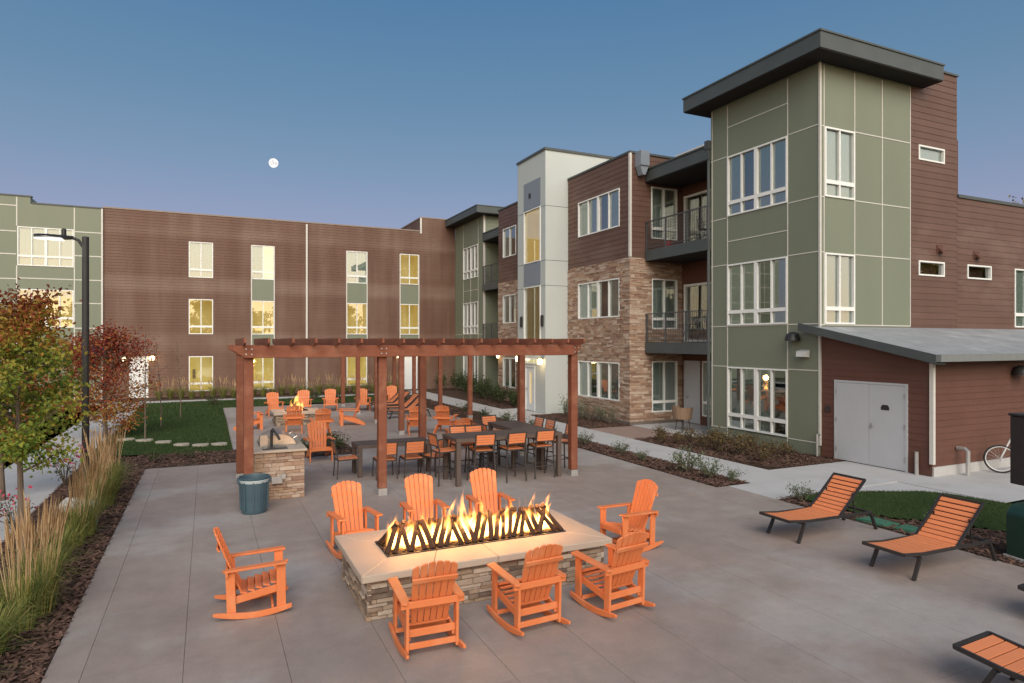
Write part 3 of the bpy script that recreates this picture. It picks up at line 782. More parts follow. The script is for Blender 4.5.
wput(rw, sX, *hs[1], cols=1, look='d', low=0, room='room_olive', name='stair_window', fr='vinyl')
wput(rw, sX, *hs[2], cols=1, look='d', low=0, room='glow_cream', name='transom')
leaf_door(rw, sX, 26.27, 27.15, .02, 2.02, 'white_door', glazed=(26.6, 26.8, .35, 1.8), name='entrance_door')
m = MB(); m.mbox(sX, 26.6, 26.8, .35, 1.8, -.05, -.045); put(m, 'door_pane', M['glow_gold'], rw)
for a, z in ((27.55, 4.12), (25.45, 4.12)):
    k = MB(); k.mbox(sX, a - .06, a + .06, z - .22, z + .22, .001, .1); k.mbox(sX, a - .04, a + .04, z - .26, z + .26, .02, .08); put(k, 'wall_lamp', M['black'], rw)
m = MB(); m.mbox(sX, 26.62, 26.78, 9.82, 10.02, .021, .06); put(m, 'vent_hood', M['black'], rw)
# narrow bay
h2n = [(30.6, 32.25, 7.75, 9.32), (30.6, 32.25, 4.18, 5.69), (30.6, 32.25, .74, 2.33)]
m = MB(); lap(m, gX, 28.05, 32.87, 6.42, 10.42, h2n[:1], h=.2, seed=14); m.box(BX, 17.2, 32.865, 32.87, 0, 10.42); put(m, 'siding_wall', M['brown'], rw)
m = MB(); stones(m, gX, 28.05, 32.87, 0, 6.42, h2n[1:], seed=15, h=(.06, .11), L=(.25, .7), prot=(.02, .05)); put(m, 'stone_wall', M['stone'], rw)
m = MB(); flat(m, gX, 28.05, 32.87, 0, 6.42, h2n[1:], o=-.01); put(m, 'mortar_base', M['mortar'], rw)
m = MB(); m.box(BX - .05, BX + .25, 28.11, 32.9, 10.42, 10.5); m.box(BX + .26, 18, 28.12, 32.86, 10.1, 10.3); put(m, 'parapet_cap', M['metal_roof'], rw)
for h, lk in zip(h2n, ('kb', 'kb', 'kb')): wput(rw, gX, *h, cols=2, look=lk, low=0)
# far green end
hg = [(37.84, 40.42, 7.28, 9.35), (37.84, 40.42, 3.68, 5.73), (37.86, 40.42, .25, 2.42)]
m = MB(); flat(m, fX, 36.89, 42, 0, 11.0, hg); put(m, 'panel_wall', M['green'], rw)
m = MB(); lap(m, PY(36.89), TX, 18, 0, 11.0, (), h=.22, seed=16); put(m, 'side_wall', M['green'], rw)
m = MB(); lap(m, rX, 32.87, 36.89, 0, 10.3, (), h=.2, seed=17); put(m, 'siding_wall', M['brown2'], rw)
m = MB(); strips(m, fX, vert=[(37.82, 0, 10.95), (40.44, 0, 10.95), (39.1, 5.75, 7.26), (39.1, 2.45, 3.66)], horiz=[(3.66, 36.9, 42), (6.5, 37.9, 40.4)])
m.box(TX - .04, TX + .07, 36.84, 36.95, 0, 10.99); put(m, 'trim', M['trim'], rw)
for h in hg: wput(rw, fX, *h, cols=4, look='bbkb', low=.24)
roof_slab(14.71, 19.9, 36.25, 42.6, 11.0, 11.42)
m = MB()
for z in (8.55, 5.0, 2.0): m.box(16.55, 16.68, 36.80, 36.868, z - .22, z + .22)
put(m, 'wall_lamp', M['lens'], rw)
# tower wall fittings above the shed doors
m = MB(); m.lathe([(.21, -.1), (.21, -.06), (.17, .08), (.08, .15), (.02, .16)], 16, (TX - .15, 13.49, 3.32)); m.box(TX - .1, TX + .01, 13.42, 13.56, 3.25, 3.45)
put(m, 'dome_lamp', M['black'], rw, smooth=True)
m = MB(); m.prism([(0, 0), (.2, -.05), (.22, -.2), (.02, -.22)], lambda a, b, d: (TX - a - .016, d, 2.97 + b), 13.0, 13.3); put(m, 'flood_lamp', M['lens'], rw)
m = MB(); m.tube([(TX - .04, TY - .02, .62), (TX - .14, TY - .02, .62), (TX - .14, TY - .02, .0)], .035, 8); put(m, 'vent_pipe', M['steel'], rw)

# ------------------------------------------------------------------ lean-to shed
sh = thing('utility_shed', 'brown lean-to shed with pale grey double doors and low sloping grey roof', 'shed', (15.5, 11.1, 0))
qX = PX(15.5); qY = PY(9.66)
dd = (10.21, 12.23, .0, 2.15)
def zr(y): return 3.62 - (12.68 - y) * .216
m = MB()
HH = .16; k = 0; rng = random.Random(3)
while True:                       # siding courses cut along the roof slope
    z0 = .02 + k * HH; z1 = z0 + HH; k += 1
    if z0 > 3.5: break
    ymin = max(9.62, 12.68 - (3.42 - z1) / .216) if z1 > zr(9.66) - .2 else 9.62
    if ymin > 12.6: continue
    for p, q in bands(z0, z1, [dd]):
        for u, w in free(ymin, 12.68, [dd], p, q):
            t = rng.random()
            m.face((qX(u, p, .014), qX(w, p, .014), qX(w, q, .004), qX(u, q, .004)), t)
            m.face((qX(u, p, -.01), qX(w, p, -.01), qX(w, p, .014), qX(u, p, .014)), t)
m.prism([(9.66, 0), (10.2, 0), (10.2, 2.16), (12.24, 2.16), (12.24, 0), (12.68, 0), (12.68, 3.44), (9.66, 2.8)], lambda a, b, d: (15.5 + d, a, b), .02, .0)
lap(m, qY, 15.46, 32, .22, 2.72, (), h=.16, seed=31)
m.face((qY(15.5, 0, -.006), qY(32, 0, -.006), qY(32, 2.8, -.006), qY(15.5, 2.8, -.006)))
put(m, 'siding_wall', M['brown2'], sh)
m = MB(); m.box(15.52, 32, 9.60, 9.67, -.1, .22); put(m, 'foundation', M['walk'], sh)
m = MB()
y0, y1 = 9.28, 12.66
m.prism([(y0, zr(y0) - .02), (y1, zr(y1) - .02), (y1, zr(y1)), (y0, zr(y0))], lambda a, b, d: (d, a, b), 15.12, 32)
rf = put(m, 'roof', M['membrane'], sh)
m = MB()
m.prism([(y0, zr(y0) - .2), (13.1, zr(13.1) - .2), (13.1, zr(13.1) + .012), (y0, zr(y0) + .012)], lambda a, b, d: (d, a, b), 15.07, 15.117)
m.prism([(y0, zr(y0) - .22), (13.1, zr(13.1) - .2), (13.1, zr(13.1) - .021), (y0, zr(y0) - .021)], lambda a, b, d: (d, a, b), 15.118, 15.44)
q = m.build('rake_board', M['metal_roof']); q.parent = rf
m = MB(); m.box(15.08, 32, y0 - .12, y0 - .001, zr(y0) - .15, zr(y0) + .015); m.box(15.45, 32, y0, 9.64, zr(y0) - .13, zr(y0) - .021); q = m.build('gutter', M['gutter']); q.parent = rf
def sdoor(a0, a1, hin):
    D = MB(); D.mbox(qX, a0 + .004, a1 - .004, .02, 2.10, -.05, .03)
    d = put(D, 'door', M['door'], sh)
    K = MB()
    e = a0 if hin == 0 else a1
    for z in (.3, 1.1, 1.85): K.mbox(qX, e - .018, e + .018, z - .06, z + .06, .031, .045)
    o = K.build('hinge', M['steel']); o.parent = d
    return d
d1 = sdoor(10.26, 11.22, 0); d2 = sdoor(11.22, 12.18, 1)
m = MB(); m.mbox(qX, 11.14, 11.18, .98, 1.1, .031, .04); m.tube([qX(11.16, 1.03, .04), qX(11.16, 1.03, .09), qX(11.06, 1.03, .09)], .012, 8); o = m.build('handle', M['steel']); o.parent = d1
m = MB(); m.prism([(-.11, -.05), (.11, -.05), (.11, .02), (.07, .08), (-.07, .08), (-.11, .02)], lambda a, b, d: qX(10.78 + a, 1.52 + b, d), .031, .036); o = m.build('door_sign', M['black']); o.parent = d1
m = MB(); m.mbox(qX, 10.20, 10.258, 0, 2.16, -.04, .04); m.mbox(qX, 12.182, 12.24, 0, 2.16, -.04, .04); m.mbox(qX, 10.258, 12.182, 2.105, 2.16, -.04, .04); put(m, 'door_frame', M['door'], sh)
m = MB(); m.box(15.44, 15.52, 9.56, 9.655, .3, 2.75); put(m, 'corner_board', M['trim'], sh)
m = MB(); m.mbox(qX, 12.36, 12.52, 1.28, 1.42, .016, .05); put(m, 'alarm_box', M['dark_brown'], sh)
m = MB(); m.lathe([(.24, -.08), (.24, -.03), (.2, .09), (.1, .16), (.02, .17)], 16, (18.95, 9.48, 2.42)); m.box(18.88, 19.02, 9.5, 9.66, 2.38, 2.5); put(m, 'dome_lamp', M['black'], sh, smooth=True)
m = MB(); m.tube([(16.45, 9.62, .62), (16.45, 9.44, .62), (16.43, 9.36, .58), (16.43, 9.36, .0)], .05, 10); put(m, 'vent_pipe', M['steel'], sh)
m = MB(); m.tube([(15.43, 9.95, 0), (15.43, 9.95, .55)], .045, 8); put(m, 'vent_pipe', M['steel'], sh)

# ------------------------------------------------------------------ back wing
bw = thing('apartment_building', 'long brown three storey wing with green strips under white windows and a green panel end', 'building', (4, 42, 0))
BWY = 42.0; bY = PY(BWY)
colA = [(-.96, .32, 6.93, 9.0), (-.96, .32, 3.63, 5.67), (-.96, .32, .30, 2.34)]
colB = [(2.42, 3.71, 6.96, 9.01), (2.42, 3.71, 3.63, 5.67), (2.42, 3.71, .30, 2.28)]
colC = [(8.07, 9.38, 6.95, 9.0), (8.07, 9.38, 3.66, 5.67), (8.07, 9.38, .36, 2.30)]
colD = [(11.56, 12.85, 7.0, 9.01), (11.56, 12.85, 3.66, 5.69)]
doors = [(11.8, 12.75, 0, 2.25), (-3.95, -3.0, .0, 2.35)]
allh = colA + colB + colC + colD + doors
m = MB(); lap(m, bY, -5.2, 15.44, 0, 10.58, allh, h=.165, seed=21, dep=.019)
lap(m, bY, 13.0, 15.44, 10.58, 11.5, (), h=.165, seed=22); lap(m, PX(13.0), 42, 50, 10.55, 11.5, (), h=.165, seed=23)
put(m, 'siding_wall', M['brown_wing'], bw)
m = MB(); m.box(-5.2, 12.9, 41.96, 42.25, 10.58, 10.66); m.box(12.95, 15.44, 41.96, 42.25, 11.5, 11.57); m.box(12.95, 13.2, 42.25, 50, 11.5, 11.57); put(m, 'parapet_cap', M['cap_brown'], bw)
m = MB(); m.box(-14, 24, 42.26, 54, 9.9, 10.2); put(m, 'roof', M['membrane'], bw)
m = MB(); m.box(-14, 24, 43.5, 54, 0, 9.9); put(m, 'core_wall', M['brown2'], bw)
m = MB()
for c_ in (colB, colC, colD):
    a0, a1 = c_[0][:2]
    for z0_, z1_ in ((5.69, 6.95), (2.32, 3.62)):
        m = MB(); m.mbox(bY, a0, a1, z0_, z1_, .022, .03); put(m, 'spandrel_panel', M['green'], bw)
m = MB()
for c_ in (colB, colC, colD):
    for a in c_[0][:2]: m.mbox(bY, a - .03, a + .03, 2.3, 9.0, .0, .045)
m.mbox(bY, 12.93, 13.05, 10.45, 11.5, .02, .05)
put(m, 'trim', M['trim'], bw)
m = MB(); m.box(5.56, 5.66, 41.88, 41.98, .1, 10.5); put(m, 'downspout', M['trim'], bw)
looks = {id(colA): [('bb', 'glow_cream'), ('dd', 'glow_gold'), ('dd', 'room_warm')], id(colB): [('bd', 'glow_cream'), ('dd', 'glow_gold'), ('dd', 'room_warm')],
         id(colC): [('bb', 'glow_cream'), ('dd', 'glow_gold'), ('dd', 'room_warm')], id(colD): [('dd', 'glow_gold'), ('dd', 'glow_gold')]}  # upper rooms glow in place of reflections; only the lowest row is lamp-lit
for c_ in (colA, colB, colC, colD):
    for h, (lk, rm) in zip(c_, looks[id(c_)]): wput(bw, bY, *h, cols=2, look=lk, room=rm, low=.22)
m = MB(); m.mbox(bY, -.78, -.62, 1.0, 1.55, -.9, -.86); put(m, 'framed_picture', M['picture'], bw)
leaf_door(bw, bY, 11.85, 12.7, .02, 2.2, 'white_door', name='entrance_door')
leaf_door(bw, bY, -3.9, -3.05, .02, 2.3, 'white_door', name='entrance_door')
# green end
LY = 41.9; lY = PY(LY)
hL = [(-9.02, -6.54, 7.21, 9.26), (-9.02, -6.54, 3.95, 5.97)]
m = MB(); flat(m, lY, -15, -5.2, 0, 10.5, hL); flat(m, lY, -15, -8.46, 10.5, 10.85); m.box(-5.21, -5.2, LY + .001, 42, 0, 10.5); m.box(-8.462, -8.46, LY, 46, 10.5, 10.85); put(m, 'panel_wall', M['green'], bw)
m = MB()
strips(m, lY, vert=[(-9.05, 0, 3.9), (-9.05, 6, 7.2), (-9.05, 9.28, 10.8), (-6.51, 0, 10.45), (-11.5, 0, 10.8), (-13.5, 0, 10.8)], w=.05,
       horiz=[(z, -6.5, -5.26) for z in (9.16, 7.86, 6.55, 5.28, 3.92, 2.6)] + [(z, -15, -9.07) for z in (10.35, 9.0, 7.8, 6.5, 5.28, 3.92, 2.6)] + [(6.55, -9, -6.55)])
m.mbox(lY, -5.27, -5.19, 0, 10.5, -.05, .04)
put(m, 'trim', M['trim'], bw)
m = MB(); m.box(-8.40, -5.2, LY - .04, LY + .25, 10.5, 10.57); m.box(-15, -8.40, LY - .04, LY + .25, 10.85, 10.92); put(m, 'parapet_cap', M['metal_roof'], bw)
wput(bw, lY, *hL[0], cols=4, look='bbbb', room='glow_cream', low=.25)
wput(bw, lY, *hL[1], cols=4, look='dddd', room='glow_gold', low=.25)
m = MB()
for i in range(4):
    a = -9.0 + i * .62
    m.prism([(0, 0), (.6, 0), (.6, -.2), (.45, -.3), (.3, -.34), (.15, -.3), (0, -.2)], lambda x, z, d: (a + x, LY + .3 + d, 5.9 + z), 0, .02)
put(m, 'valance', M['blind'], bw)
m = MB(); m.prism([(0, 0), (1.1, -.35), (1.1, -.5), (0, -.45)], lambda a, b, d: (d, LY - a, 2.95 + b), -6.9, -5.0); put(m, 'awning', M['awning'], bw)
def sconce(parent, f, a, z, pw=6, big=1.0, lit=True):
    k = MB(); k.mbox(f, a - .06, a + .06, z - .1, z + .12, .015, .05); k.mbox(f, a - .09 * big, a + .09 * big, z + .13, z + .16, .015, .22)
    b = put(k, 'wall_lamp', M['black'], parent)
    gl = MB(); gl.lathe([(.02, -.13), (.07 * big, -.1), (.085 * big, .04), (.06 * big, .125)], 12, f(a, z, .13)); o = gl.build('bulb_glass', M['lamp'], smooth=True); o.parent = b
    p = f(a, z, .33)
    light('lamp_light', p, pw, (1, .70, .36), .1, b)
sconce(bw, bY, -2.82, 2.25, 7, 1.6); sconce(bw, bY, -4.2, 2.2, 3, 1.2); sconce(bw, bY, 11.4, 2.25, 8); sconce(bw, bY, 13.1, 2.25, 8)
sconce(rw, sX, 25.50, 2.3, 14, 1.5); sconce(rw, sX, 27.83, 2.38, 6); sconce(rw, gX, 32.7, 2.42, 6)
# ------------------------------------------------------------------ pergolas
def pergola(name, label, fronts, rears, x0, x1, yf, yr, zb, zt, zr_, rafters, seed):
    rng = random.Random(seed)
    cx = (x0 + x1) / 2
    pg = thing(name, label, 'pergola', (cx, (yf + yr) / 2, 0))
    def post(x, y):
        m = MB(); w = .086
        m.box(x - w, x + w, y - w, y + w, .14, zt - .005, rng.random())
        p = put(m, 'post', M['cedar'], pg, bevel=.008)
        b = MB(); b.box(x - .098, x + .098, y - .098, y + .098, 0, .012); b.box(x - .091, x + .091, y - .091, y + .091, .012, .14); b.box(x - .03, x + .03, y - .097, y - .091, .03, .12)
        o = b.build('post_base', M['steel']); o.parent = p
        return p
    for x, y in fronts + rears: post(x, y)
    def beam(y):
        m = MB()
        m.prism([(x0, zt), (x1, zt), (x1, zt - .09), (x1 - .22, zb), (x0 + .22, zb), (x0, zt - .09)], lambda a, b, d: (a, y + d, b), -.04, .04, rng.random())
        return put(m, 'beam', M['cedar'], pg, bevel=.006)
    for y in (yf - .136, yf + .136, yr - .136, yr + .136):
        b = beam(y)
        if y < yf:
            k = MB()
            for x, yy in fronts:
                for dx in (-.05, .05):
                    for dz in (.07, .17):
                        k.tube([(x + dx, y - .041, zb + dz), (x + dx, y - .055, zb + dz)], .016, 8)
            o = k.build('bolt_heads', M['steel']); o.parent = b
    for i in range(rafters):
        x = x0 + .18 + (x1 - x0 - .36) * i / (rafters - 1)
        m = MB(); e = rng.uniform(-.01, .01)
        ya, yb = yf - .62, yr + .6
        m.prism([(ya, zr_), (yb, zr_), (yb, zr_ - .09), (yb - .22, zt + .0), (ya + .22, zt + .0), (ya, zr_ - .09)], lambda a, b, d: (x + d + e, a, b + .002), -.02, .02, rng.random())
        put(m, 'rafter', M['cedar'], pg)
    m = MB()
    n = int((yr - yf) / .6)
    for i in range(n + 1):
        y = yf + (yr - yf) * i / n
        m.box(x0 - .05, x1 + .05, y - .018, y + .018, zr_ + .003, zr_ + .04, rng.random())
    return pg
pergola('pergola', 'red cedar pergola over the dining and bar tables', [(.72, 13.43), (3.31, 13.43), (7.93, 13.43)], [(.70, 16.35), (5.10, 16.35), (7.98, 16.35)], .44, 8.06, 13.43, 16.4, 2.885, 3.12, 3.262, 18, 5)
pergola('pergola', 'second cedar pergola farther back, over the orange loungers', [(6.05, 21.8), (6.05, 25.35), (6.05, 28.9), (6.05, 32.4)], [(9.88, 25.1), (9.95, 29.1), (9.9, 33.2), (10.0, 37.6)], 5.7, 10.3, 21.8, 36.8, 2.885, 3.10, 3.2, 9, 6)

# ------------------------------------------------------------------ big fire pit
def pit(name, label, x0, x1, y0, y1, h, bx, by, over=.1, seed=1, seg=.95):
    rng = random.Random(seed)
    f = thing(name, label, 'fire pit', ((x0 + x1) / 2, (y0 + y1) / 2, 0))
    a0, a1, b0, b1 = x0 + over, x1 - over, y0 + over, y1 - over
    hb = h - .085
    m = MB()
    for fn, p, q in ((PY(b0), a0, a1), (PX(a0), b0, b1), (lambda a, z, o: (a, b1 + o, z), a0, a1), (lambda a, z, o: (a1 + o, a, z), b0, b1)):
        stones(m, fn, p - .02, q + .02, 0, hb, h=(.03, .075), L=(.10, .34), seed=seed + int(p * 10) + int(q * 7), prot=(-.01, .035), gap=.006)
    put(m, 'stone_base', M['pit_stone'], f, bevel=.004)
    m = MB(); m.box(a0 + .012, a1 - .012, b0 + .012, b1 - .012, 0, hb - .01); put(m, 'mortar_core', M['mortar'], f)
    m = MB()
    def strip(ax0, ax1, ay0, ay1, along):
        L = (ax1 - ax0) if along == 'x' else (ay1 - ay0)
        n = max(1, round(L / seg)); g_ = .004
        for i in range(n):
            u0 = (ax0 if along == 'x' else ay0) + L * i / n + (g_ if i else 0); u1 = (ax0 if along == 'x' else ay0) + L * (i + 1) / n - (g_ if i < n - 1 else 0)
            t = rng.random()
            if along == 'x': m.box(u0, u1, ay0, ay1, hb, h, t)
            else: m.box(ax0, ax1, u0, u1, hb, h, t)
    X0, X1 = bx; Y0, Y1 = by
    # mitred slabs: front, back, left, right
    def quad(pts, t): m.prism(pts, lambda a, b, d: (a, b, d), hb, h, t)
    g_ = .004
    def side(p, q, pi, qi, n):
        for i in range(n):
            s0, s1 = i / n, (i + 1) / n
            L = lambda A, B, s: (A[0] + (B[0] - A[0]) * s, A[1] + (B[1] - A[1]) * s)
            e0 = .0008 if i else .0006; e1 = .0008 if i < n - 1 else .0006
            quad([L(p, q, s0 + e0), L(p, q, s1 - e1), L(pi, qi, s1 - e1), L(pi, qi, s0 + e0)], rng.random())
    n = max(1, round((x1 - x0) / seg)); k = max(1, round((y1 - y0) / (seg * 1.6)))
    side((x0, y0), (x1, y0), (X0, Y0), (X1, Y0), n); side((x1, y1), (x0, y1), (X1, Y1), (X0, Y1), n)
    side((x0, y1), (x0, y0), (X0, Y1), (X0, Y0), k); side((x1, y0), (x1, y1), (X1, Y0), (X1, Y1), k)
    put(m, 'stone_cap', M['cap'], f, bevel=.008)
    m = MB(); m.box(X0 - .02, X0, Y0 - .02, Y1 + .02, hb - .1, h + .012); m.box(X1, X1 + .02, Y0 - .02, Y1 + .02, hb - .1, h + .012); m.box(X0, X1, Y0 - .02, Y0, hb - .1, h + .012); m.box(X0, X1, Y1, Y1 + .02, hb - .1, h + .012)
    put(m, 'burner_rim', M['black'], f)
    m = MB()
    for _ in range(int((X1 - X0) * (Y1 - Y0) * 480)):
        x, y = rng.uniform(X0 + .02, X1 - .02), rng.uniform(Y0 + .02, Y1 - .02); r = rng.uniform(.015, .035); z = h - .04 + rng.uniform(-.01, .02)
        pts = [(x + r * rng.uniform(.6, 1.2) * c_, y + r * rng.uniform(.6, 1.2) * s_, z + r * d_) for d_, ring in ((-.6, 1), (.5, .6)) for c_, s_ in ((-1, -1), (1, -1), (1, 1), (-1, 1)) for _k in (0,)]
        m.hexa(pts, rng.random())
    m.box(X0, X1, Y0, Y1, h - .09, h - .045, .2)
    put(m, 'lava_rock', M['lava'], f)
    return f
def flame_mesh(h, r, seed, lean=(0, 0)):
    rng = random.Random(seed); m = MB(); n = 10; K = 11
    ph = rng.uniform(0, 6); amp = rng.uniform(.3, .9) * r
    for i in range(K + 1):
        s = i / K
        rad = r * (.55 + 1.1 * s) * (1 - s) ** .75 if s < .35 else r * (.55 + .385) * ((1 - s) / .65) ** 1.15 * (.65 ** 0 * .7236)
        rad = max(rad, .002)
        cx = amp * math.sin(ph + s * 5.5) * s + lean[0] * s; cy = amp * math.cos(ph * 1.7 + s * 4.5) * s + lean[1] * s
        for k in range(n):
            a = 2 * math.pi * k / n
            w = 1 + .22 * math.sin(2 * a + ph + s * 4)
            m.v.append((cx + rad * w * math.cos(a), cy + rad * w * math.sin(a), h * s))
    for i in range(K):
        for k in range(n):
            k2 = (k + 1) % n; m.f.append((i * n + k, i * n + k2, (i + 1) * n + k2, (i + 1) * n + k)); m.t.append(.5)
    m.f.append(tuple(range(n))); m.t.append(.5); m.f.append(tuple(K * n + k for k in range(n))); m.t.append(.5)
    return m
PIT = pit('fire_pit', 'long rectangular ledgestone fire pit with pale cap and flames rising through dark logs', 1.57, 4.93, 7.30, 9.02, .555, (2.02, 4.50), (7.86, 8.48), seed=11)
rng = random.Random(41)
# fire logs: two leaning rows that meet in a ridge
# fire logs: two close rows that lean together in a ridge, near pairs crossing
for sgn in (-1, 1):
    n = 25
    for i in range(n):
        x = 2.10 + i * (4.43 - 2.10) / (n - 1)
        lean = (.11 if rng.random() > .45 else -.09) + rng.uniform(-.06, .06)
        if i < 2: lean = .14
        if i > n - 3: lean = -.14
        p = Vector((x - lean * .55, 8.17 + sgn * rng.uniform(.215, .245), .55)); q = Vector((x + lean * .8, 8.17 - sgn * rng.uniform(.0, .03), rng.uniform(.845, .885)))
        m = MB(); r = rng.uniform(.029, .037); pts = [p + (q - p) * s + Vector((rng.uniform(-.006, .006), rng.uniform(-.006, .006), 0)) for s in (0, .3, .6, 1)]
        m.tube(pts, [r * 1.05, r, r * .97, r * .92], 7, t=rng.random())
        put(m, 'log', M['char'], PIT, smooth=True)
def add_flame(x, y, h_, r_, seed, mt='flame', lean=.08):
    m = flame_mesh(h_, r_, seed, (rng.uniform(-lean, lean), rng.uniform(-lean, lean) * .6))
    o = m.build('flame', M[mt], None, smooth=True); o.parent = PIT
    o.location = Vector((x, y, .55)) - PIT.location
for i in range(24):       # the glowing bed between the rows
    x = 2.16 + i * (4.38 - 2.16) / 23
    add_flame(x + rng.uniform(-.02, .02), 8.17 + rng.uniform(-.04, .04), rng.uniform(.30, .40), rng.uniform(.13, .17), 200 + i, 'flame_bed', .03)
for i in range(34):       # tongues that lick above the ridge
    x = 2.12 + i * (4.42 - 2.12) / 33 + rng.uniform(-.03, .03)
    h_ = rng.uniform(.38, .54) + (rng.uniform(.05, .15) if rng.random() > .72 else 0) + .20 * math.exp(-((x - 2.98) / .16) ** 2)
    add_flame(x, 8.17 + rng.uniform(-.12, .10), h_, rng.uniform(.075, .125), 100 + i)
for x in (2.3, 2.9, 3.55, 4.2):
    light('fire_light', Vector((x, 8.17, 1.0)) - PIT.location, 32, (1, .46, .15), .12, PIT)
# the far fire pit
PIT2 = pit('fire_pit', 'small stone fire pit with one tall flame, circled by chairs near the lawn', 2.25, 4.05, 25.6, 27.2, .52, (2.75, 3.55), (26.1, 26.7), seed=23)
for i, (dx, dy, h_, r_) in enumerate(((0, 0, .95, .20), (-.16, .05, .6, .13), (.17, -.04, .62, .13), (.03, -.1, .72, .14))):
    m = flame_mesh(h_, r_, 300 + i, (0, 0)); o = m.build('flame', M['flame_far'], None, smooth=True); o.parent = PIT2
    o.location = Vector((3.15 + dx, 26.4 + dy, .5)) - PIT2.location
for k, (p, q) in enumerate((((2.85, 26.3, .53), (3.2, 26.4, .85)), ((3.45, 26.35, .53), (3.1, 26.45, .85)), ((3.1, 26.15, .53), (3.18, 26.5, .85)), ((3.2, 26.65, .53), (3.12, 26.35, .85)))):
    m = MB(); m.tube([p, q], .035, 7); put(m, 'log', M['char'], PIT2)
light('fire_light', Vector((3.15, 26.4, 1.15)) - PIT2.location, 30, (1, .48, .16), .15, PIT2)

# ------------------------------------------------------------------ chairs
def adirondack(name, label, cat, group, rocking):
    t = thing(name, label, cat, (0, 0, 0), 0, group)
    rng = random.Random(5 if rocking else 6); om = M['orange']; B = .004
    zo = .06 if rocking else .0
    # seat slats, front edge rolled
    m = MB(); n = 6
    for i in range(n):
        y = .34 - i * .098; z = .40 - i * .020 + (-.012 if i == 0 else 0)
        m.bar((-.27, y, z), (.27, y, z), .09, .022, (0, .19 if i else .5, 1), rng.random())
    m.bar((-.27, .392, .355), (.27, .392, .355), .022, .085, (0, 0, 1), rng.random())
    m.build('seat', om, t, bevel=B)
    # back: seven fanned slats with an arched top
    m = MB(); a = R(24); O = Vector((0, -.185, .285)); U = Vector((0, -math.sin(a), math.cos(a))); Nn = Vector((0, math.cos(a), math.sin(a)))
    for i in (-2.5, -1.5, -.5, .5, 1.5, 2.5):
        xb, xt = i * .079, i * .097; wb, wt_ = .0335, .043
        top = lambda x: .86 - 1.05 * x * x
        xl, xr = xt - wt_, xt + wt_
        poly = [(xb - wb, 0), (xb + wb, 0), (xr, top(xr) - .012), (xr - .012, top(xr - .012)), (xt, top(xt) + .004), (xl + .012, top(xl + .012)), (xl, top(xl) - .012)]
        bow = .03 * (i / 3) ** 2
        m.prism(poly, lambda p, q, d: tuple(O + Vector((p, 0, 0)) + U * q + Nn * (d + bow * min(1, q))), 0, .021, rng.random())
    m.build('backrest', om, t, bevel=.003)
    for z, w_, x_, d_ in ((.30, .07, .27, -.022), (.66, .06, .285, -.022)):
        m = MB(); c = O + U * z / math.cos(a) * .9 + Nn * d_
        m.bar(c + Vector((-x_, 0, 0)), c + Vector((x_, 0, 0)), .022, w_, U, rng.random()); m.build('back_brace', om, t, bevel=B)
    m = MB(); m.bar((-.40, -.36, .585), (.40, -.36, .585), .03, .075, (0, 0, 1), .4); m.build('arm_brace', om, t, bevel=B)
    for s in (-1, 1):
        m = MB(); m.prism([(s * .27, .43), (s * .405, .40), (s * .40, -.39), (s * .33, -.42), (s * .285, -.30)], lambda p, q, d: (p, q, .605 + d + .035 * (q + .35)), 0, .026, rng.random())
        m.build('armrest', om, t, bevel=B)
        m = MB(); m.bar((s * .315, .335, zo), (s * .315, .33, .628), .036, .12, (0, 1, 0), rng.random()); m.build('leg', om, t, bevel=B)
        if rocking:
            m = MB(); m.bar((s * .315, -.30, zo), (s * .315, -.32, .605), .036, .115, (0, 1, 0), rng.random()); m.build('leg', om, t, bevel=B)
            ys = [-.53 + .1 * k for k in range(11)]
            lo = [(y, .30 * (y - .0) ** 2 + .0) for y in ys]; hi = [(y, .30 * (y - .0) ** 2 + .075 * max(.35, 1 - (abs(y) / .62) ** 4)) for y in reversed(ys)]
            m = MB(); m.prism(lo + hi, lambda p, q, d: (s * (.355) + d, p, q), -.0185, .0185, rng.random()); m.build('rocker', om, t, bevel=B)
        else:
            m = MB(); m.prism([(.39, .30), (.39, .385), (-.25, .30), (-.62, .07), (-.62, 0), (-.50, 0)], lambda p, q, d: (s * .28 + d, p, q), -.018, .018, rng.random()); m.build('side_rail', om, t, bevel=B)
        if rocking:
            m = MB(); m.prism([(.385, .285), (.385, .375), (-.30, .265), (-.30, .17)], lambda p, q, d: (s * .28 + d, p, q), -.016, .016, rng.random()); m.build('side_rail', om, t, bevel=B)
    if rocking:
        m = MB(); m.bar((-.335, -.33, .125), (.335, -.33, .125), .03, .065, (0, 0, 1), .6); m.build('stretcher', om, t, bevel=B)
        m = MB(); m.bar((-.335, .22, .10), (.335, .22, .10), .03, .05, (0, 0, 1), .3); m.build('stretcher', om, t, bevel=B)
        m = MB(); m.bar((-.30, -.30, .255), (.30, -.30, .255), .03, .08, (0, 0, 1), .5); m.build('stretcher', om, t, bevel=B)
    return t
def face(dx, dy): return math.atan2(-dx, dy)      # rotation that turns local +y towards (dx, dy)
GR = 'orange rocking chairs around the long fire pit'
rock = adirondack('rocking_chair', '', 'chair', GR, True)
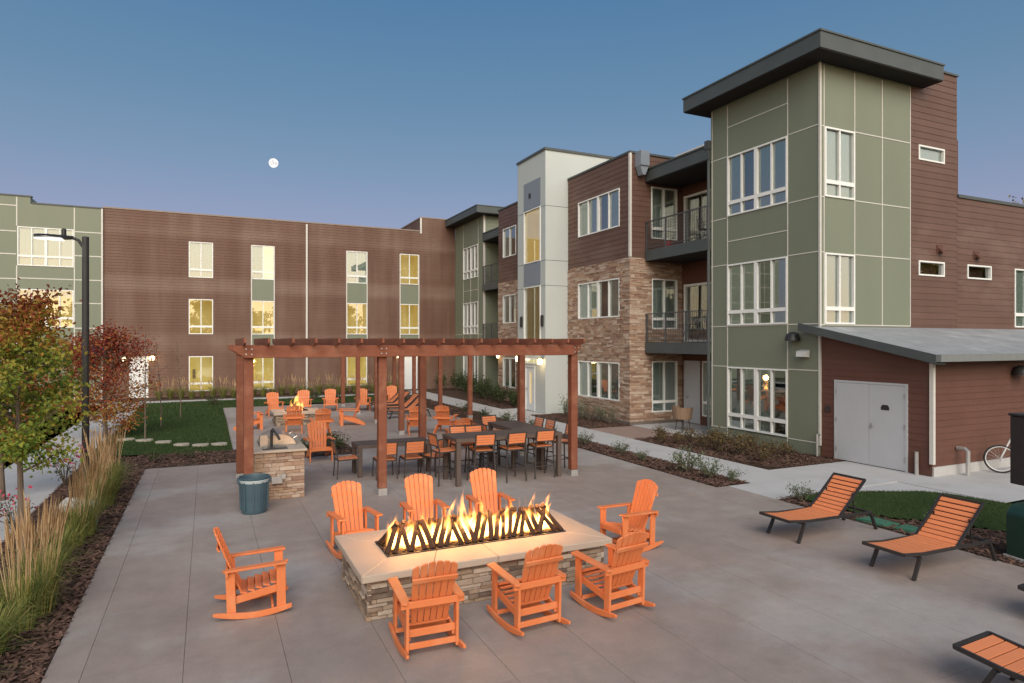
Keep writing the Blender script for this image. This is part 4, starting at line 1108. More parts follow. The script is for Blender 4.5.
RC = [(.52, 8.36, face(1, -.04), 'orange rocking chair alone at the left end of the pit, seen from its side'),
      (2.10, 6.63, face(.05, 1), 'orange rocking chair with its back to us, first from the pit\'s near stone corner'),
      (3.30, 6.63, face(-.06, 1), 'orange rocking chair with its back to us, middle one of three along the fire pit'),
      (4.42, 6.60, face(-.12, 1), 'orange rocking chair with its back to us, rightmost of three along the fire pit'),
      (2.02, 9.93, face(.10, -1), 'orange rocking chair behind the fire pit, nearest to the blue trash can'),
      (3.14, 9.98, face(-.08, -1), 'orange rocking chair behind the flames, between two others facing the fire'),
      (4.28, 9.97, face(-.10, -1), 'orange rocking chair behind the flames, in front of the tall bar table'),
      (5.93, 8.36, face(-1, -.10), 'orange rocking chair at the far right end of the pit, turned sideways to the fire')]
for i, (x, y, r, lb) in enumerate(RC):
    if i == 0: rock.location = (x, y, 0); rock.rotation_euler = (0, 0, r); rock['label'] = lb; rock.scale = (.83, .85, .93)
    else: dup(rock, (x, y, 0), r, lb)
GA = 'orange adirondack chairs on the far patio'
ad = adirondack('adirondack_chair', '', 'chair', GA, False)
AD = [(2.75, 18.10, face(.0, -1), 'orange adirondack chair facing us at the back edge of the patio, beside the grill'),
      (2.78, 24.0, face(.1, 1), 'orange adirondack chair seen from behind, in front of the far flame'),
      (3.48, 22.5, face(.0, 1), 'orange adirondack chair seen from behind, between the grill and the far fire pit'),
      (1.45, 25.4, face(1, .1), 'orange adirondack chair half hidden by the left pergola posts, facing the far flame'),
      (2.62, 29.6, face(.1, -1), 'orange adirondack chair facing us beyond the far flame, first beside the lawn'),
      (3.95, 30.4, face(-.1, -1), 'orange adirondack chair facing us right behind the far flame'),
      (5.15, 30.6, face(-.15, -1), 'orange adirondack chair facing us, next to the grasses by the brown wall'),
      (4.95, 25.2, face(-1, .1), 'orange adirondack chair turned sideways towards the far flame'),
      (6.55, 30.2, face(-.1, -1), 'orange adirondack chair facing us behind a thin pergola post'),
      (8.35, 31.6, face(-.1, -1), 'orange adirondack chair facing us at the head of the far loungers'),
      (6.60, 21.9, face(.25, 1), 'orange adirondack chair seen from behind, left of the rear pergola post'),
      (7.62, 21.7, face(.6, .8), 'orange adirondack chair turned half away, right of the rear pergola post'),
      (6.75, 18.0, face(.0, 1), 'orange adirondack chair seen from behind just past the tall bar table')]
for i, (x, y, r, lb) in enumerate(AD):
    if i == 0: ad.location = (x, y, 0); ad.rotation_euler = (0, 0, r); ad['label'] = lb; ad.scale = (.9, .92, .92)
    else: dup(ad, (x, y, 0), r, lb)

# ------------------------------------------------------------------ dining chairs and bar stools
def seat_chair(name, cat, group, sh_, top, ring):
    t = thing(name, '', cat, (0, 0, 0), 0, group); rng = random.Random(8); w = .225
    m = MB()
    for i in range(5):
        y = .20 - i * .092
        m.bar((-w + .02, y, sh_ - (.004 * i)), (w - .02, y, sh_ - (.004 * i)), .082, .018, (0, 0, 1), rng.random())
    m.build('seat', M['orange2'], t, bevel=.003)
    m = MB()
    for s in (-1, 1): m.bar((s * w, .235, sh_ - .02), (s * w, -.225, sh_ - .03), .026, .03, (0, 0, 1))
    m.bar((-w, .235, sh_ - .02), (w, .235, sh_ - .02), .026, .03); m.bar((-w, -.225, sh_ - .03), (w, -.225, sh_ - .03), .026, .03)
    m.build('seat_frame', M['dark_brown'], t)
    lean = .09
    def backy(z): return -.225 - lean * (z - sh_) / (top - sh_)
    m = MB(); z0 = sh_ + .12; n = 4; st = (top - .02 - z0) / n
    for i in range(n):
        z = z0 + st * (i + .5)
        m.bar((-w + .015, backy(z), z), (w - .015, backy(z), z), .016, st - .006, (0, -.2, 1), rng.random())
    m.build('backrest', M['orange2'], t, bevel=.003)
    m = MB()
    for s in (-1, 1): m.bar((s * w, -.225, sh_ - .03), (s * w, backy(top), top), .028, .024, (0, 1, 0))
    m.bar((-w - .013, backy(top), top), (w + .013, backy(top), top), .024, .026); m.bar((-w, backy(z0), z0 - .015), (w, backy(z0), z0 - .015), .018, .02)
    m.build('back_frame', M['dark_brown'], t)
    sp = .03 if ring else .02
    for s in (-1, 1):
        for y, e in ((.235, 1), (-.225, -1)):
            m = MB(); m.bar((s * (w + sp), y + e * sp * 1.3, 0), (s * w, y, sh_ - .03), .026, .026, (0, 1, 0)); m.build('leg', M['dark_brown'], t)
    if ring:
        m = MB(); z = .27; a = w + sp * .64; b0, b1 = .235 + sp * .83, -.225 - sp * .83
        for s in (-1, 1): m.bar((s * a, b0, z + .06), (s * a, b1, z + .06), .02, .02)
        m.bar((-a, b0, z), (a, b0, z), .022, .022); m.bar((-a, b1, z + .02), (a, b1, z + .02), .02, .02)
        m.build('footrest', M['dark_brown'], t)
    return t
def place(proto, lst):
    for i, (x, y, r, lb) in enumerate(lst):
        if i == 0: proto.location = (x, y, 0); proto.rotation_euler = (0, 0, r); proto['label'] = lb
        else: dup(proto, (x, y, 0), r, lb)
dc = seat_chair('dining_chair', 'chair', 'orange slatted dining chairs at the low table', .46, .87, False)
place(dc, [(2.98, 15.55, face(1, 0), 'orange and black dining chair at the left end of the low table'),
           (3.78, 15.05, face(.05, 1), 'orange and black dining chair seen behind the middle pergola post'),
           (4.42, 15.02, face(0, 1), 'orange and black dining chair on the near side of the low table, open to view'),
           (5.00, 14.98, face(-.5, 1), 'dark framed dining chair tucked behind the end bar stool'),
           ])
bs = seat_chair('bar_stool', 'bar stool', 'tall orange slatted bar stools', .76, 1.13, True)
place(bs, [(5.66, 13.66, face(.08, 1), 'tall bar stool with its back to us, left of three along the bar table'),
           (6.37, 13.58, face(-.05, 1), 'tall bar stool with its back to us, middle of three along the bar table'),
           (7.16, 13.64, face(.04, 1), 'tall bar stool with its back to us, right of three along the bar table'),
           (4.86, 13.90, face(1, .1), 'tall bar stool at the left end of the bar table, seen from its side'),
           (5.98, 14.58, face(.1, -1), 'tall bar stool facing us across the bar table, seat hidden by the top'),
           (5.55, 14.62, face(-.1, -1), 'tall bar stool facing us across the bar table, nearest its left end'),
           (7.15, 16.35, face(.1, -1), 'tall bar stool at the far end of the side bar table'),
           (6.55, 15.55, face(1, 0), 'tall bar stool on the left side of the side bar table, farther one'),
           (6.55, 14.98, face(1, 0), 'tall bar stool on the left side of the side bar table, nearer one'),
           (7.92, 15.70, face(-1, 0), 'tall bar stool on the sidewalk side of the bar table, farthest of three'),
           (7.95, 15.12, face(-1, 0), 'tall bar stool on the sidewalk side of the bar table, middle of three'),
           (7.93, 14.02, face(-1, 0), 'tall bar stool half behind the right front pergola post')])
def table(name, label, x0, x1, y0, y1, h):
    t = thing(name, label, 'table', ((x0 + x1) / 2, (y0 + y1) / 2, 0)); rng = random.Random(9)
    hx, hy = (x1 - x0) / 2, (y1 - y0) / 2
    m = MB(); n = 8; st = (2 * hy - .1) / n
    for i in range(n): m.box(-hx + .05, hx - .05, -hy + .05 + i * st + .003, -hy + .05 + (i + 1) * st - .003, h - .03, h - .003, rng.random())
    for q in ((-hx, hx, -hy, -hy + .05), (-hx, hx, hy - .05, hy), (-hx, -hx + .05, -hy + .05, hy - .05), (hx - .05, hx, -hy + .05, hy - .05)): m.box(*q, h - .075, h)
    m.build('tabletop', M['table'], t)
    for sx in (-1, 1):
        for sy in (-1, 1):
            m = MB(); cx, cy = sx * (hx - .06), sy * (hy - .06); m.box(cx - .05, cx + .05, cy - .05, cy + .05, 0, h - .078); m.build('leg', M['table'], t, bevel=.004)
    return t
table('dining_table', 'low charcoal slatted dining table under the pergola', 3.20, 5.0, 15.28, 16.05, .75)
table('bar_table', 'tall charcoal bar table nearest the long fire pit', 4.96, 7.62, 13.40, 14.36, 1.05)
table('bar_table', 'tall charcoal bar table set crosswise behind the first one', 6.80, 7.62, 14.42, 15.98, 1.05)

# ------------------------------------------------------------------ loungers (local +y is the head end)
def lounger(label, group):
    t = thing('sun_lounger', label, 'sun lounger', (0, 0, 0), 0, group); rng = random.Random(10); w = .30
    hinge = .17; hz = .335; Lb = .80; a = R(40)
    m = MB(); n = 10; st = (hinge + 1.03) / n
    for i in range(n):
        y0 = -1.03 + i * st
        zf = lambda y: hz + .03 * max(0, (-.6 - y) / .43) ** 1.5 - .012 * math.sin((y + 1.03) / 1.2 * math.pi)
        m.bar((-w, y0 + st / 2, zf(y0 + st / 2)), (w, y0 + st / 2, zf(y0 + st / 2)), st - .014, .014, (0, (zf(y0) - zf(y0 + st)) / st, 1), rng.random())
    m.build('seat', M['orange2'], t, bevel=.002)
    m = MB()
    for i in range(1, 10):
        y0 = -1.03 + i * st; m.bar((-w, y0, zf(y0) - .012), (w, y0, zf(y0) - .012), .036, .008)
    m.build('gap_strips', M['black'], t)  # black strips added under the seat gaps so the gaps read dark
    m = MB(); n = 9; st = Lb / n; U = Vector((0, math.cos(a), math.sin(a))); O = Vector((0, hinge, hz))
    for i in range(n):
        c = O + U * st * (i + .5) + Vector((0, .04, -.04)) * math.sin((i + .5) / n * math.pi) * .5
        m.bar(c + Vector((-w, 0, 0)), c + Vector((w, 0, 0)), st - .018, .014, (0, -U.z, U.y), rng.random())
    b = m.build('backrest', M['orange2'], t, bevel=.002)
    m = MB(); e = O + U * (Lb + .02)
    for s in (-1, 1): m.bar((s * (w + .018), O.y - .02, O.z - .02), (s * (w + .018), e.y, e.z), .032, .04, (0, -U.z, U.y))
    m.bar((-w - .03, e.y, e.z), (w + .03, e.y, e.z), .035, .035)
    for i in range(1, 9):
        c = O + U * st * i + Vector((0, .04, -.04)) * math.sin(i / 9 * math.pi) * .5 + Vector((0, U.z, -U.y)) * .012
        m.bar(c + Vector((-w, 0, 0)), c + Vector((w, 0, 0)), .034, .008, (0, -U.z, U.y))  # more added black strips, darkening the gaps between the back slats
    m.build('back_frame', M['black'], t)
    m = MB()
    for s in (-1, 1):
        m.bar((s * (w + .02), -1.06, .365), (s * (w + .02), -.6, hz - .012), .03, .04); m.bar((s * (w + .02), -.6, hz - .012), (s * (w + .02), hinge, hz - .022), .03, .042)
        m.bar((s * (w + .02), hinge, hz - .022), (s * (w + .02), .98, .295), .03, .042)
    m.bar((-w - .02, -1.06, .365), (w + .02, -1.06, .365), .03, .04); m.bar((-w, .97, .29), (w, .97, .29), .034, .04); m.bar((-w, -.70, hz - .045), (w, -.70, hz - .045), .03, .035); m.bar((-w, hinge - .03, .29), (w, hinge - .03, .29), .03, .03)
    m.build('frame', M['black'], t)
    for s in (-1, 1):
        m = MB(); m.bar((s * (w + .02), -.70, hz - .03), (s * (w + .03), -.86, 0), .05, .036, (0, 1, 0)); m.build('leg', M['black'], t)
        m = MB(); m.bar((s * (w + .02), .94, .30), (s * (w + .03), 1.08, 0), .05, .036, (0, 1, 0)); m.build('leg', M['black'], t)
        m = MB(); m.bar((s * (w - .03), .60, .29), (s * (w - .03), O.y + .36, O.z + .32), .02, .02); m.build('back_prop', M['black'], t)
    return t
GL = 'orange slatted loungers on the near patio'
lg = lounger('', GL)
lg.scale = (.93, .955, 1)
place(lg, [(9.29, 7.66, face(1, 0), 'orange lounger with raised back, nearest the shed doors'),
           (9.37, 5.86, face(1, -.0), 'orange lounger with raised back in front of the dark green bin'),
           (6.62, 2.70, face(.04, -1), 'orange lounger cut off at the photo\'s bottom right corner, its foot end showing'),
           (8.80, 3.27, face(.03, -1), 'dark framed lounger of which only a leg and corner show at the right edge')])
lf = dup(lg, (7.55, 26.6, 0), face(1, .1), 'orange lounger under the far pergola, nearest of the row'); lf['group'] = 'loungers under the far pergola'
for x, y, lb in ((7.75, 28.0, 'orange lounger under the far pergola, second of the row'), (7.75, 29.4, 'orange lounger under the far pergola, third of the row'), (7.85, 30.6, 'orange lounger under the far pergola, farthest of the row')):
    dup(lf, (x, y, 0), face(1, .1), lb)

# ------------------------------------------------------------------ grill counter, trash can
gc = thing('grill_counter', 'waist high ledgestone outdoor kitchen counter with pale top beside the left pergola post', 'counter', (1.33, 15.1, 0))
m = MB()
for fn, p, q, sd in ((PY(13.93), .86, 1.82, 1), (PX(.88), 13.93, 16.2, 2), (lambda a, z, o: (1.80 + o, a, z), 13.93, 16.2, 3), (lambda a, z, o: (a, 16.2 + o, z), .86, 1.82, 4)):
    stones(m, fn, p, q, 0, .95, h=(.04, .09), L=(.12, .4), seed=60 + sd, prot=(.0, .03), gap=.004)
put(m, 'stone_base', M['stone'], gc, bevel=.005)
m = MB(); m.box(.89, 1.79, 13.95, 16.18, 0, .945); put(m, 'mortar_core', M['mortar'], gc)
m = MB(); m.box(.81, 1.87, 13.86, 14.5, .95, 1.0); m.box(.81, 1.87, 15.52, 16.26, .95, 1.0); m.box(.81, 1.0, 14.5, 15.52, .95, 1.0); m.box(1.74, 1.87, 14.5, 15.52, .95, 1.0); put(m, 'countertop', M['cap'], gc, bevel=.008)
m = MB(); m.mbox(PY(13.93), 1.18, 1.38, .33, .47, .03, .07); m.mbox(PY(13.93), 1.36, 1.44, .42, .52, .03, .10); put(m, 'outlet_box', M['steel'], gc)
gr = thing('gas_grill', 'stainless grill with curved hood set into the stone counter', 'grill', (1.37, 15.0, .95))
m = MB(); n = 14
for i in range(n):
    a0 = math.pi * i / n; a1 = math.pi * (i + 1) / n
    P0 = [(1.37 - .36 * math.cos(a), .96 + .27 * math.sin(a)) for a in (a0, a1)]
    m.face([(P0[0][0], 14.55, P0[0][1]), (P0[1][0], 14.55, P0[1][1]), (P0[1][0], 15.46, P0[1][1]), (P0[0][0], 15.46, P0[0][1])])
ring = [(1.37 - .36 * math.cos(math.pi * i / n), .96 + .27 * math.sin(math.pi * i / n)) for i in range(n + 1)]
for y in (14.55, 15.46): m.face([(x, y, z) for x, z in ring])
put(m, 'hood', M['stainless'], gr, smooth=True)
m = MB(); m.box(1.02, 1.72, 14.52, 15.5, .90, .962); put(m, 'firebox', M['black'], gr)
m = MB(); m.tube([(1.68, 14.62, 1.12), (1.75, 14.62, 1.16), (1.75, 15.4, 1.16), (1.68, 15.4, 1.12)], .012, 8); put(m, 'handle', M['stainless'], gr)
sk = thing('sink', 'black tap and tray at the near end of the stone counter', 'sink', (1.2, 14.15, 1.0))
m = MB(); m.box(1.02, 1.5, 14.0, 14.3, 1.001, 1.02); m.box(1.05, 1.47, 14.03, 14.27, 1.0205, 1.024); put(m, 'basin', M['black'], sk)
m = MB(); m.tube([(1.22, 14.4, 1.0), (1.22, 14.4, 1.33), (1.235, 14.37, 1.37), (1.32, 14.25, 1.25), (1.36, 14.2, 1.17)], .028, 10); put(m, 'faucet', M['black'], sk, smooth=True)
m = MB(); m.box(1.0, 1.14, 14.42, 14.6, 1.001, 1.24); put(m, 'soap_box', M['stainless'], sk)
tcn = thing('trash_can', 'round blue plastic trash can with clear liner folded over its rim', 'trash can', (.80, 13.07, 0)); tcn.scale = (.92, .92, .96)
m = MB(); m.lathe([(.235, 0), (.245, .02), (.275, .55), (.285, .66), (.30, .665), (.305, .70), (.285, .705), (.275, .66), (.25, .05), (.0, .045)], 32, cap=False); m.build('body', M['blue'], tcn, smooth=True)
m = MB()
for k in range(10):
    a = k * math.pi / 5 + .2; m.bar((.262 * math.cos(a), .262 * math.sin(a), .08), (.283 * math.cos(a), .283 * math.sin(a), .62), .02, .03, (math.cos(a), math.sin(a), 0))
m.build('rib', M['blue'], tcn)
m = MB(); m.lathe([(.287, .60), (.292, .63), (.3, .645), (.292, .655)], 32, cap=False); m.build('liner', M['bag'], tcn, smooth=True)
for s in (-1, 1):
    m = MB(); m.bar((s * .30, -.09, .63), (s * .30, .09, .63), .05, .10); m.build('handle', M['blue'], tcn, bevel=.01)

# ------------------------------------------------------------------ street lamp
sl = thing('street_lamp', 'tall black street lamp with a flat oval head, standing in the reed grass', 'street lamp', (-2.62, 18.3, 0))
m = MB(); m.lathe([(.11, 0), (.11, .12), (.08, .14), (.072, 5.69), (.0, 5.71)], 20); m.build('pole', M['black'], sl, smooth=True)
m = MB(); m.tube([(-.05, 0, 5.45), (-.14, 0, 5.60), (-.28, 0, 5.66), (-.42, 0, 5.66)], .035, 10); m.build('arm', M['black'], sl, smooth=True)
m = MB()
prof = [(x * .69, w) for x, w in ((-.35, .02), (-.45, .12), (-.62, .2), (-.85, .32), (-1.1, .36), (-1.3, .30), (-1.42, .17), (-1.47, .03))]
for zz in ((0, 1.0), (.07, .92), (.11, .6)):
    pass
tops = [[(x, s * w_ * f_, 5.62 + z_) for x, w_ in prof for s in (1,)] + [(x, -w_ * f_, 5.62 + z_) for x, w_ in reversed(prof)] for z_, f_ in ((0, .94), (.02, 1), (.05, .85), (.075, .4))]
base = 0
nn = len(tops[0])
for rg in tops: m.v += rg
for i in range(len(tops) - 1):
    for k in range(nn):
        k2 = (k + 1) % nn; m.f.append((i * nn + k, i * nn + k2, (i + 1) * nn + k2, (i + 1) * nn + k)); m.t.append(.5)
m.f.append(tuple(range(nn))); m.t.append(.5); m.f.append(tuple((len(tops) - 1) * nn + k for k in range(nn))); m.t.append(.5)
lh = m.build('lamp_head', M['black'], sl, smooth=True)
m = MB(); m.face([(-1.0, .14, 5.60), (-1.0, -.14, 5.60), (-.45, -.26, 5.60), (-.45, .26, 5.60)]); m.build('led_panel', M['lamp_white'], lh)
m = MB(); m.lathe([(.05, 0), (.05, .14), (.03, .16)], 12, (-.43, 0, 5.70)); m.build('photocell', M['black'], lh, smooth=True)
light('lamp_light', (-.75, 0, 5.5), 5, (1, .95, .82), .12, sl)

# ------------------------------------------------------------------ moon
mo = MB(); mo.lathe([(6.4 * math.sin(math.pi * i / 12), -6.4 * math.cos(math.pi * i / 12)) for i in range(13)], 24, cap=False)
fw_ = Vector((math.sin(R(25.2)), math.cos(R(25.2)), 0)); rt_ = Vector((math.cos(R(25.2)), -math.sin(R(25.2)), 0))
mpos = Vector((0, 0, 3.2)) + fw_ * 900 + rt_ * (900 * (273.5 - 512) / 648) + Vector((0, 0, 900 * (341 - 162.5) / 648))
tag(mo.build('moon', M['moon'], smooth=True, loc=mpos), 'small bright full moon alone in the dusk sky', 'moon')

# ------------------------------------------------------------------ small fixtures on the right
gb = thing('litter_bin', 'dark green litter bin with rounded lid at the edge of the mulch bed', 'bin', (10.98, 5.28, 0), R(-8))
m = MB(); m.prism([(-.28, .04), (.28, .04), (.28, .66), (.2, .76), (.08, .80), (-.08, .80), (-.2, .76), (-.28, .66)], lambda a, b, d: (a, d, b), -.28, .28); m.build('body', M['bin_green'], gb, bevel=.02)
m = MB(); m.box(-.3, .3, -.3, .3, -.01, .04); m.build('base_plate', M['walk'], gb)
bb = thing('equipment_cabinet', 'black metal cabinet raised on a post above the green bin', 'cabinet', (11.62, 5.45, 0), R(-10))
m = MB(); m.box(-.40, .45, -.3, .3, 1.0, 2.05); m.box(-.42, .47, -.32, .32, 2.051, 2.09); m.build('body', M['black'], bb, bevel=.012)
m = MB(); m.box(-.33, .38, -.308, -.301, 1.08, 1.98); m.build('door_panel', M['black'], bb, bevel=.003)
m = MB(); m.tube([(.12, 0, -.05), (.12, 0, .998)], .07, 12); m.build('post', M['black'], bb)
bk = thing('bicycle', 'white bicycle leaning by the shed wall, half hidden behind the black cabinet', 'bicycle', (17.46, 9.20, 0), R(-60))
def wheel(x):
    m = MB(); n = 36; rr_ = .325
    m.tube([(x + rr_ * math.cos(2 * math.pi * k / n), 0, .345 + rr_ * math.sin(2 * math.pi * k / n)) for k in range(n + 1)], .021, 8, cap=False)
    w = m.build('wheel', M['rubber'], bk, smooth=True)
    m = MB(); rr_ = .295
    m.tube([(x + rr_ * math.cos(2 * math.pi * k / n), 0, .345 + rr_ * math.sin(2 * math.pi * k / n)) for k in range(n + 1)], .012, 6, cap=False); o = m.build('rim', M['white_paint'], w, smooth=True)
    m = MB()
    for k in range(18):
        a = 2 * math.pi * k / 18; m.tube([(x, .02 * (-1) ** k, .345), (x + .29 * math.cos(a), 0, .345 + .29 * math.sin(a))], .0022, 4, cap=False)
    m.tube([(x, -.04, .345), (x, .04, .345)], .02, 8); o = m.build('spokes', M['steel'], w)
wheel(0); wheel(1.08)
m = MB()
m.tube([(0, 0, .345), (.06, 0, .50), (.20, 0, .86), (.23, 0, .94)], .018, 8); m.tube([(.20, 0, .86), (.42, 0, .50), (.62, 0, .30)], .022, 8); m.tube([(.18, 0, .78), (.40, 0, .40), (.62, 0, .28)], .018, 8)
m.tube([(.62, 0, .28), (.76, 0, .80)], .018, 8); m.tube([(.62, .04, .28), (1.08, .05, .345)], .012, 8); m.tube([(1.08, .05, .345), (.74, .02, .72)], .012, 8); m.build('frame', M['white_paint'], bk, smooth=True)
m = MB(); m.tube([(.34, -.30, 1.02), (.26, -.22, 1.06), (.23, -.05, .98), (.23, .05, .98), (.26, .22, 1.06), (.34, .30, 1.02)], .013, 8); m.build('handlebar', M['black'], bk, smooth=True)
m = MB(); m.prism([(-.12, -.10), (.10, -.03), (.10, .03), (-.12, .10)], lambda a, b, d: (.80 - a * 1.0, b, d), .84, .90); m.build('saddle', M['rubber'], bk, bevel=.02)
GV = 'green irrigation valve lids in the mulch'
for i, (x, y, lb) in enumerate(((10.72, 7.62, 'green plastic valve lid behind the lounger nearest the shed'), (10.80, 6.98, 'green plastic valve lid between the two near loungers'))):
    m = MB(); m.box(-.20, .20, -.28, .28, -.02, .03); m.box(-.16, .16, -.24, .24, .03, .04); tag(m.build('valve_lid', M['irrig'], None, bevel=.012, loc=(x, y, 0)), lb, 'valve lid', GV)
ub = MB(); ub.box(-.13, .13, -.13, .13, -.02, .42); tag(ub.build('utility_box', M['pale_green'], None, bevel=.03, loc=(-1.86, 13.3, 0)), 'pale green utility box among the reed grass', 'utility box')
def rockmesh(r, seed):
    rng = random.Random(seed); bm = bmesh.new(); bmesh.ops.create_icosphere(bm, subdivisions=2, radius=r)
    for v in bm.verts:
        v.co *= 1 + rng.uniform(-.14, .14); v.co.z *= .7
    m = MB(); bm.verts.ensure_lookup_table(); m.v = [tuple(v.co) for v in bm.verts]; m.f = [tuple(v.index for v in f.verts) for f in bm.faces]; m.t = [.5] * len(m.f); bm.free(); return m
tag(rockmesh(.22, 3).build('boulder', M['rock'], None, loc=(-2.3, 14.6, .1)), 'small pale boulder beside the reed grass and street lamp', 'boulder')
for i, (x, y) in enumerate(((-2.35, 24.0), (-1.80, 23.60), (-1.25, 23.05), (-.70, 22.40), (-.18, 22.15), (.36, 22.20))):
    rng = random.Random(500 + i); m = MB(); n = 9; z = .085
    poly = [((.25 + rng.uniform(-.04, .03)) * math.cos(2 * math.pi * k / n), (.17 + rng.uniform(-.03, .03)) * math.sin(2 * math.pi * k / n)) for k in range(n)]
    m.prism(poly, lambda a, b, d: (a, b, d), -.04, .04)
    tag(m.build('stepping_stone', M['stepping'], None, bevel=.01, loc=(x, y, lawn_h(x, y) + .02)), 'pale flagstone in the line of stepping stones across the lawn', 'stepping stone', 'stepping stones across the lawn')
# balcony and porch furniture
def bistro(loc, rz, lb):
    t = thing('metal_chair', lb, 'chair', loc, rz, 'black metal chairs on the balconies')
    m = MB(); m.lathe([(.0, .44), (.2, .44), (.2, .46), (.0, .46)], 16, cap=False); m.build('seat', M['black'], t)
    m = MB(); m.tube([(-.2, -.18, .45), (-.2, -.22, .80), (-.1, -.23, .90), (.1, -.23, .90), (.2, -.22, .80), (.2, -.18, .45)], .012, 6)
    for k in range(-2, 3): m.tube([(k * .07, -.19, .45), (k * .07, -.225, .88)], .007, 5)
    m.build('backrest', M['black'], t)
    for sx in (-1, 1):
        for sy in (-1, 1):
            m = MB(); m.tube([(sx * .15, sy * .14, .44), (sx * .2, sy * .2, 0)], .011, 6); m.build('leg', M['black'], t)
        m = MB(); m.tube([(sx * .2, -.2, .66), (sx * .22, .14, .66), (sx * .19, .16, .45)], .011, 6); m.build('armrest', M['black'], t)
bistro((15.9, 17.75, 6.70), R(200), 'black metal chair on the top balcony beside the tower'); bistro((15.9, 17.75, 3.16), R(170), 'black metal chair on the middle balcony beside the tower')
bistro((15.85, 18.5, 3.16), R(80), 'black metal chair on the middle balcony, away from the tower')
wc = thing('wicker_chair', 'round tan wicker chair on the porch by the grey door', 'chair', (15.55, 18.55, 0), R(100))
m = MB(); m.lathe([(.0, .40), (.30, .40), (.33, .45), (.31, .48), (.0, .48)], 18, cap=False); m.build('seat', M['wicker'], wc, smooth=True)
m = MB()
for k in range(9):
    a0 = R(-20 + 25 * k - 10); a1 = R(-20 + 25 * (k + 1) - 10)
    m.hexa([(.33 * math.cos(a0), .33 * math.sin(a0), .42), (.33 * math.cos(a1), .33 * math.sin(a1), .42), (.29 * math.cos(a1), .29 * math.sin(a1), .42), (.29 * math.cos(a0), .29 * math.sin(a0), .42),
            (.40 * math.cos(a0), .40 * math.sin(a0), .84), (.40 * math.cos(a1), .40 * math.sin(a1), .84), (.36 * math.cos(a1), .36 * math.sin(a1), .84), (.36 * math.cos(a0), .36 * math.sin(a0), .84)])
m.build('backrest', M['wicker'], wc)
for a in (45, 135, 225, 315):
    m = MB(); m.tube([(.2 * math.cos(R(a)), .2 * math.sin(R(a)), .41), (.26 * math.cos(R(a)), .26 * math.sin(R(a)), 0)], .016, 6); m.build('leg', M['dark_brown'], wc)
pl = MB(); pl.lathe([(.0, 0), (.12, 0), (.17, .26), (.15, .26), (.13, .2), (.0, .2)], 16, cap=False); tag(pl.build('planter', M['terracotta'], None, smooth=True, loc=(15.7, 19.6, 6.70)), 'small red planter on the top balcony floor', 'planter')
# ------------------------------------------------------------------ plants
def leaf_cards(m, pts, size, rng, tints):
    for (x, y, z), t in zip(pts, tints):
        s = size * rng.uniform(.6, 1.25)
        n = Vector((rng.gauss(0, 1), rng.gauss(0, 1), rng.gauss(.4, 1))).normalized()
        u = n.orthogonal().normalized(); a = rng.uniform(0, 6.28); v = n.cross(u)
        u, v = u * math.cos(a) + v * math.sin(a), v * math.cos(a) - u * math.sin(a)
        c = Vector((x, y, z)); k = n * s * .18
        m.face((c - u * s * .55, c - v * s * .36 + k, c + u * s * .6, c + v * s * .36 + k), t)
def tree(name, label, cat, loc, h, crown_z, rad, leaf, tintf, n_leaf, seed, trunk_r=.045, size=.085, group=None, limbs=16, col_bias=None, flat=1.0):
    rng = random.Random(seed)
    t = thing(name, label, cat, loc, 0, group)
    m = MB()
    bend = Vector((rng.uniform(-.06, .06), rng.uniform(-.06, .06), 0)) * h
    axis = lambda s: Vector((bend.x * s * s, bend.y * s * s, h * .93 * s))
    m.tube([axis(s) for s in (0, .15, .3, .5, .7, .85, 1)], [trunk_r * (1.35 if s == 0 else 1) * (1 - s * .85) for s in (0, .15, .3, .5, .7, .85, 1)], 8)
    tips = []
    for i in range(limbs):
        s = crown_z / h + (1 - crown_z / h) * (i + .4) / limbs * .9
        p = axis(s); a = i * 2.4 + rng.uniform(-.4, .4)
        prof = math.sin(math.pi * min(1, max(.06, (s - crown_z / h) / (1 - crown_z / h) * .82 + .16))) ** .7
        L = rad * prof * rng.uniform(.75, 1.1)
        q = p + Vector((math.cos(a) * L, math.sin(a) * L, L * rng.uniform(.35, .75)))
        mid = p.lerp(q, .5) + Vector((0, 0, -.06 * L))
        m.tube([p, mid, q], [trunk_r * .4, trunk_r * .26, trunk_r * .08], 5)
        tips += [(p.lerp(q, .45), L), (p.lerp(q, .7), L), (q, L)]
        for k in range(2):
            qq = mid + Vector((rng.uniform(-.5, .5), rng.uniform(-.5, .5), rng.uniform(.0, .6))) * L
            m.tube([mid, qq], [trunk_r * .18, trunk_r * .06], 4); tips.append((qq, L))
    tips.append((axis(1.0), rad * .5))
    m.build('trunk', M['bark'], t, smooth=True)
    if n_leaf:
        m = MB(); pts = []; tn = []
        per = n_leaf // len(tips)
        for c, L in tips:
            ct = rng.uniform(-.16, .16); sg = max(.07, .135 * rad)
            for _ in range(int(per * rng.uniform(.6, 1.4))):
                x, y, z = c.x + rng.gauss(0, sg), c.y + rng.gauss(0, sg), c.z + rng.gauss(0, sg * .8)
                pts.append((x, y, z)); tn.append(min(1, max(0, tintf(x / rad, y / rad, (z - crown_z) / (h - crown_z), rng) + ct)))
        leaf_cards(m, pts, size, rng, tn)
        m.build('crown', M[leaf], t)
    return t
mixf = lambda x, y, z, r: .78 - .42 * max(0, z - .56) * 4.6 - .30 * max(0, -x - .25) - .25 * max(0, x - .55) + r.gauss(0, .13)
tree('maple_tree', 'young maple turning yellow green with a red top, in front of the green wall end', 'tree', (-2.32, 11.0, 0), 4.1, 1.45, .84, 'leaf_mix', mixf, 8600, 3, .05, .064, 'small maples along the plaza', 22)
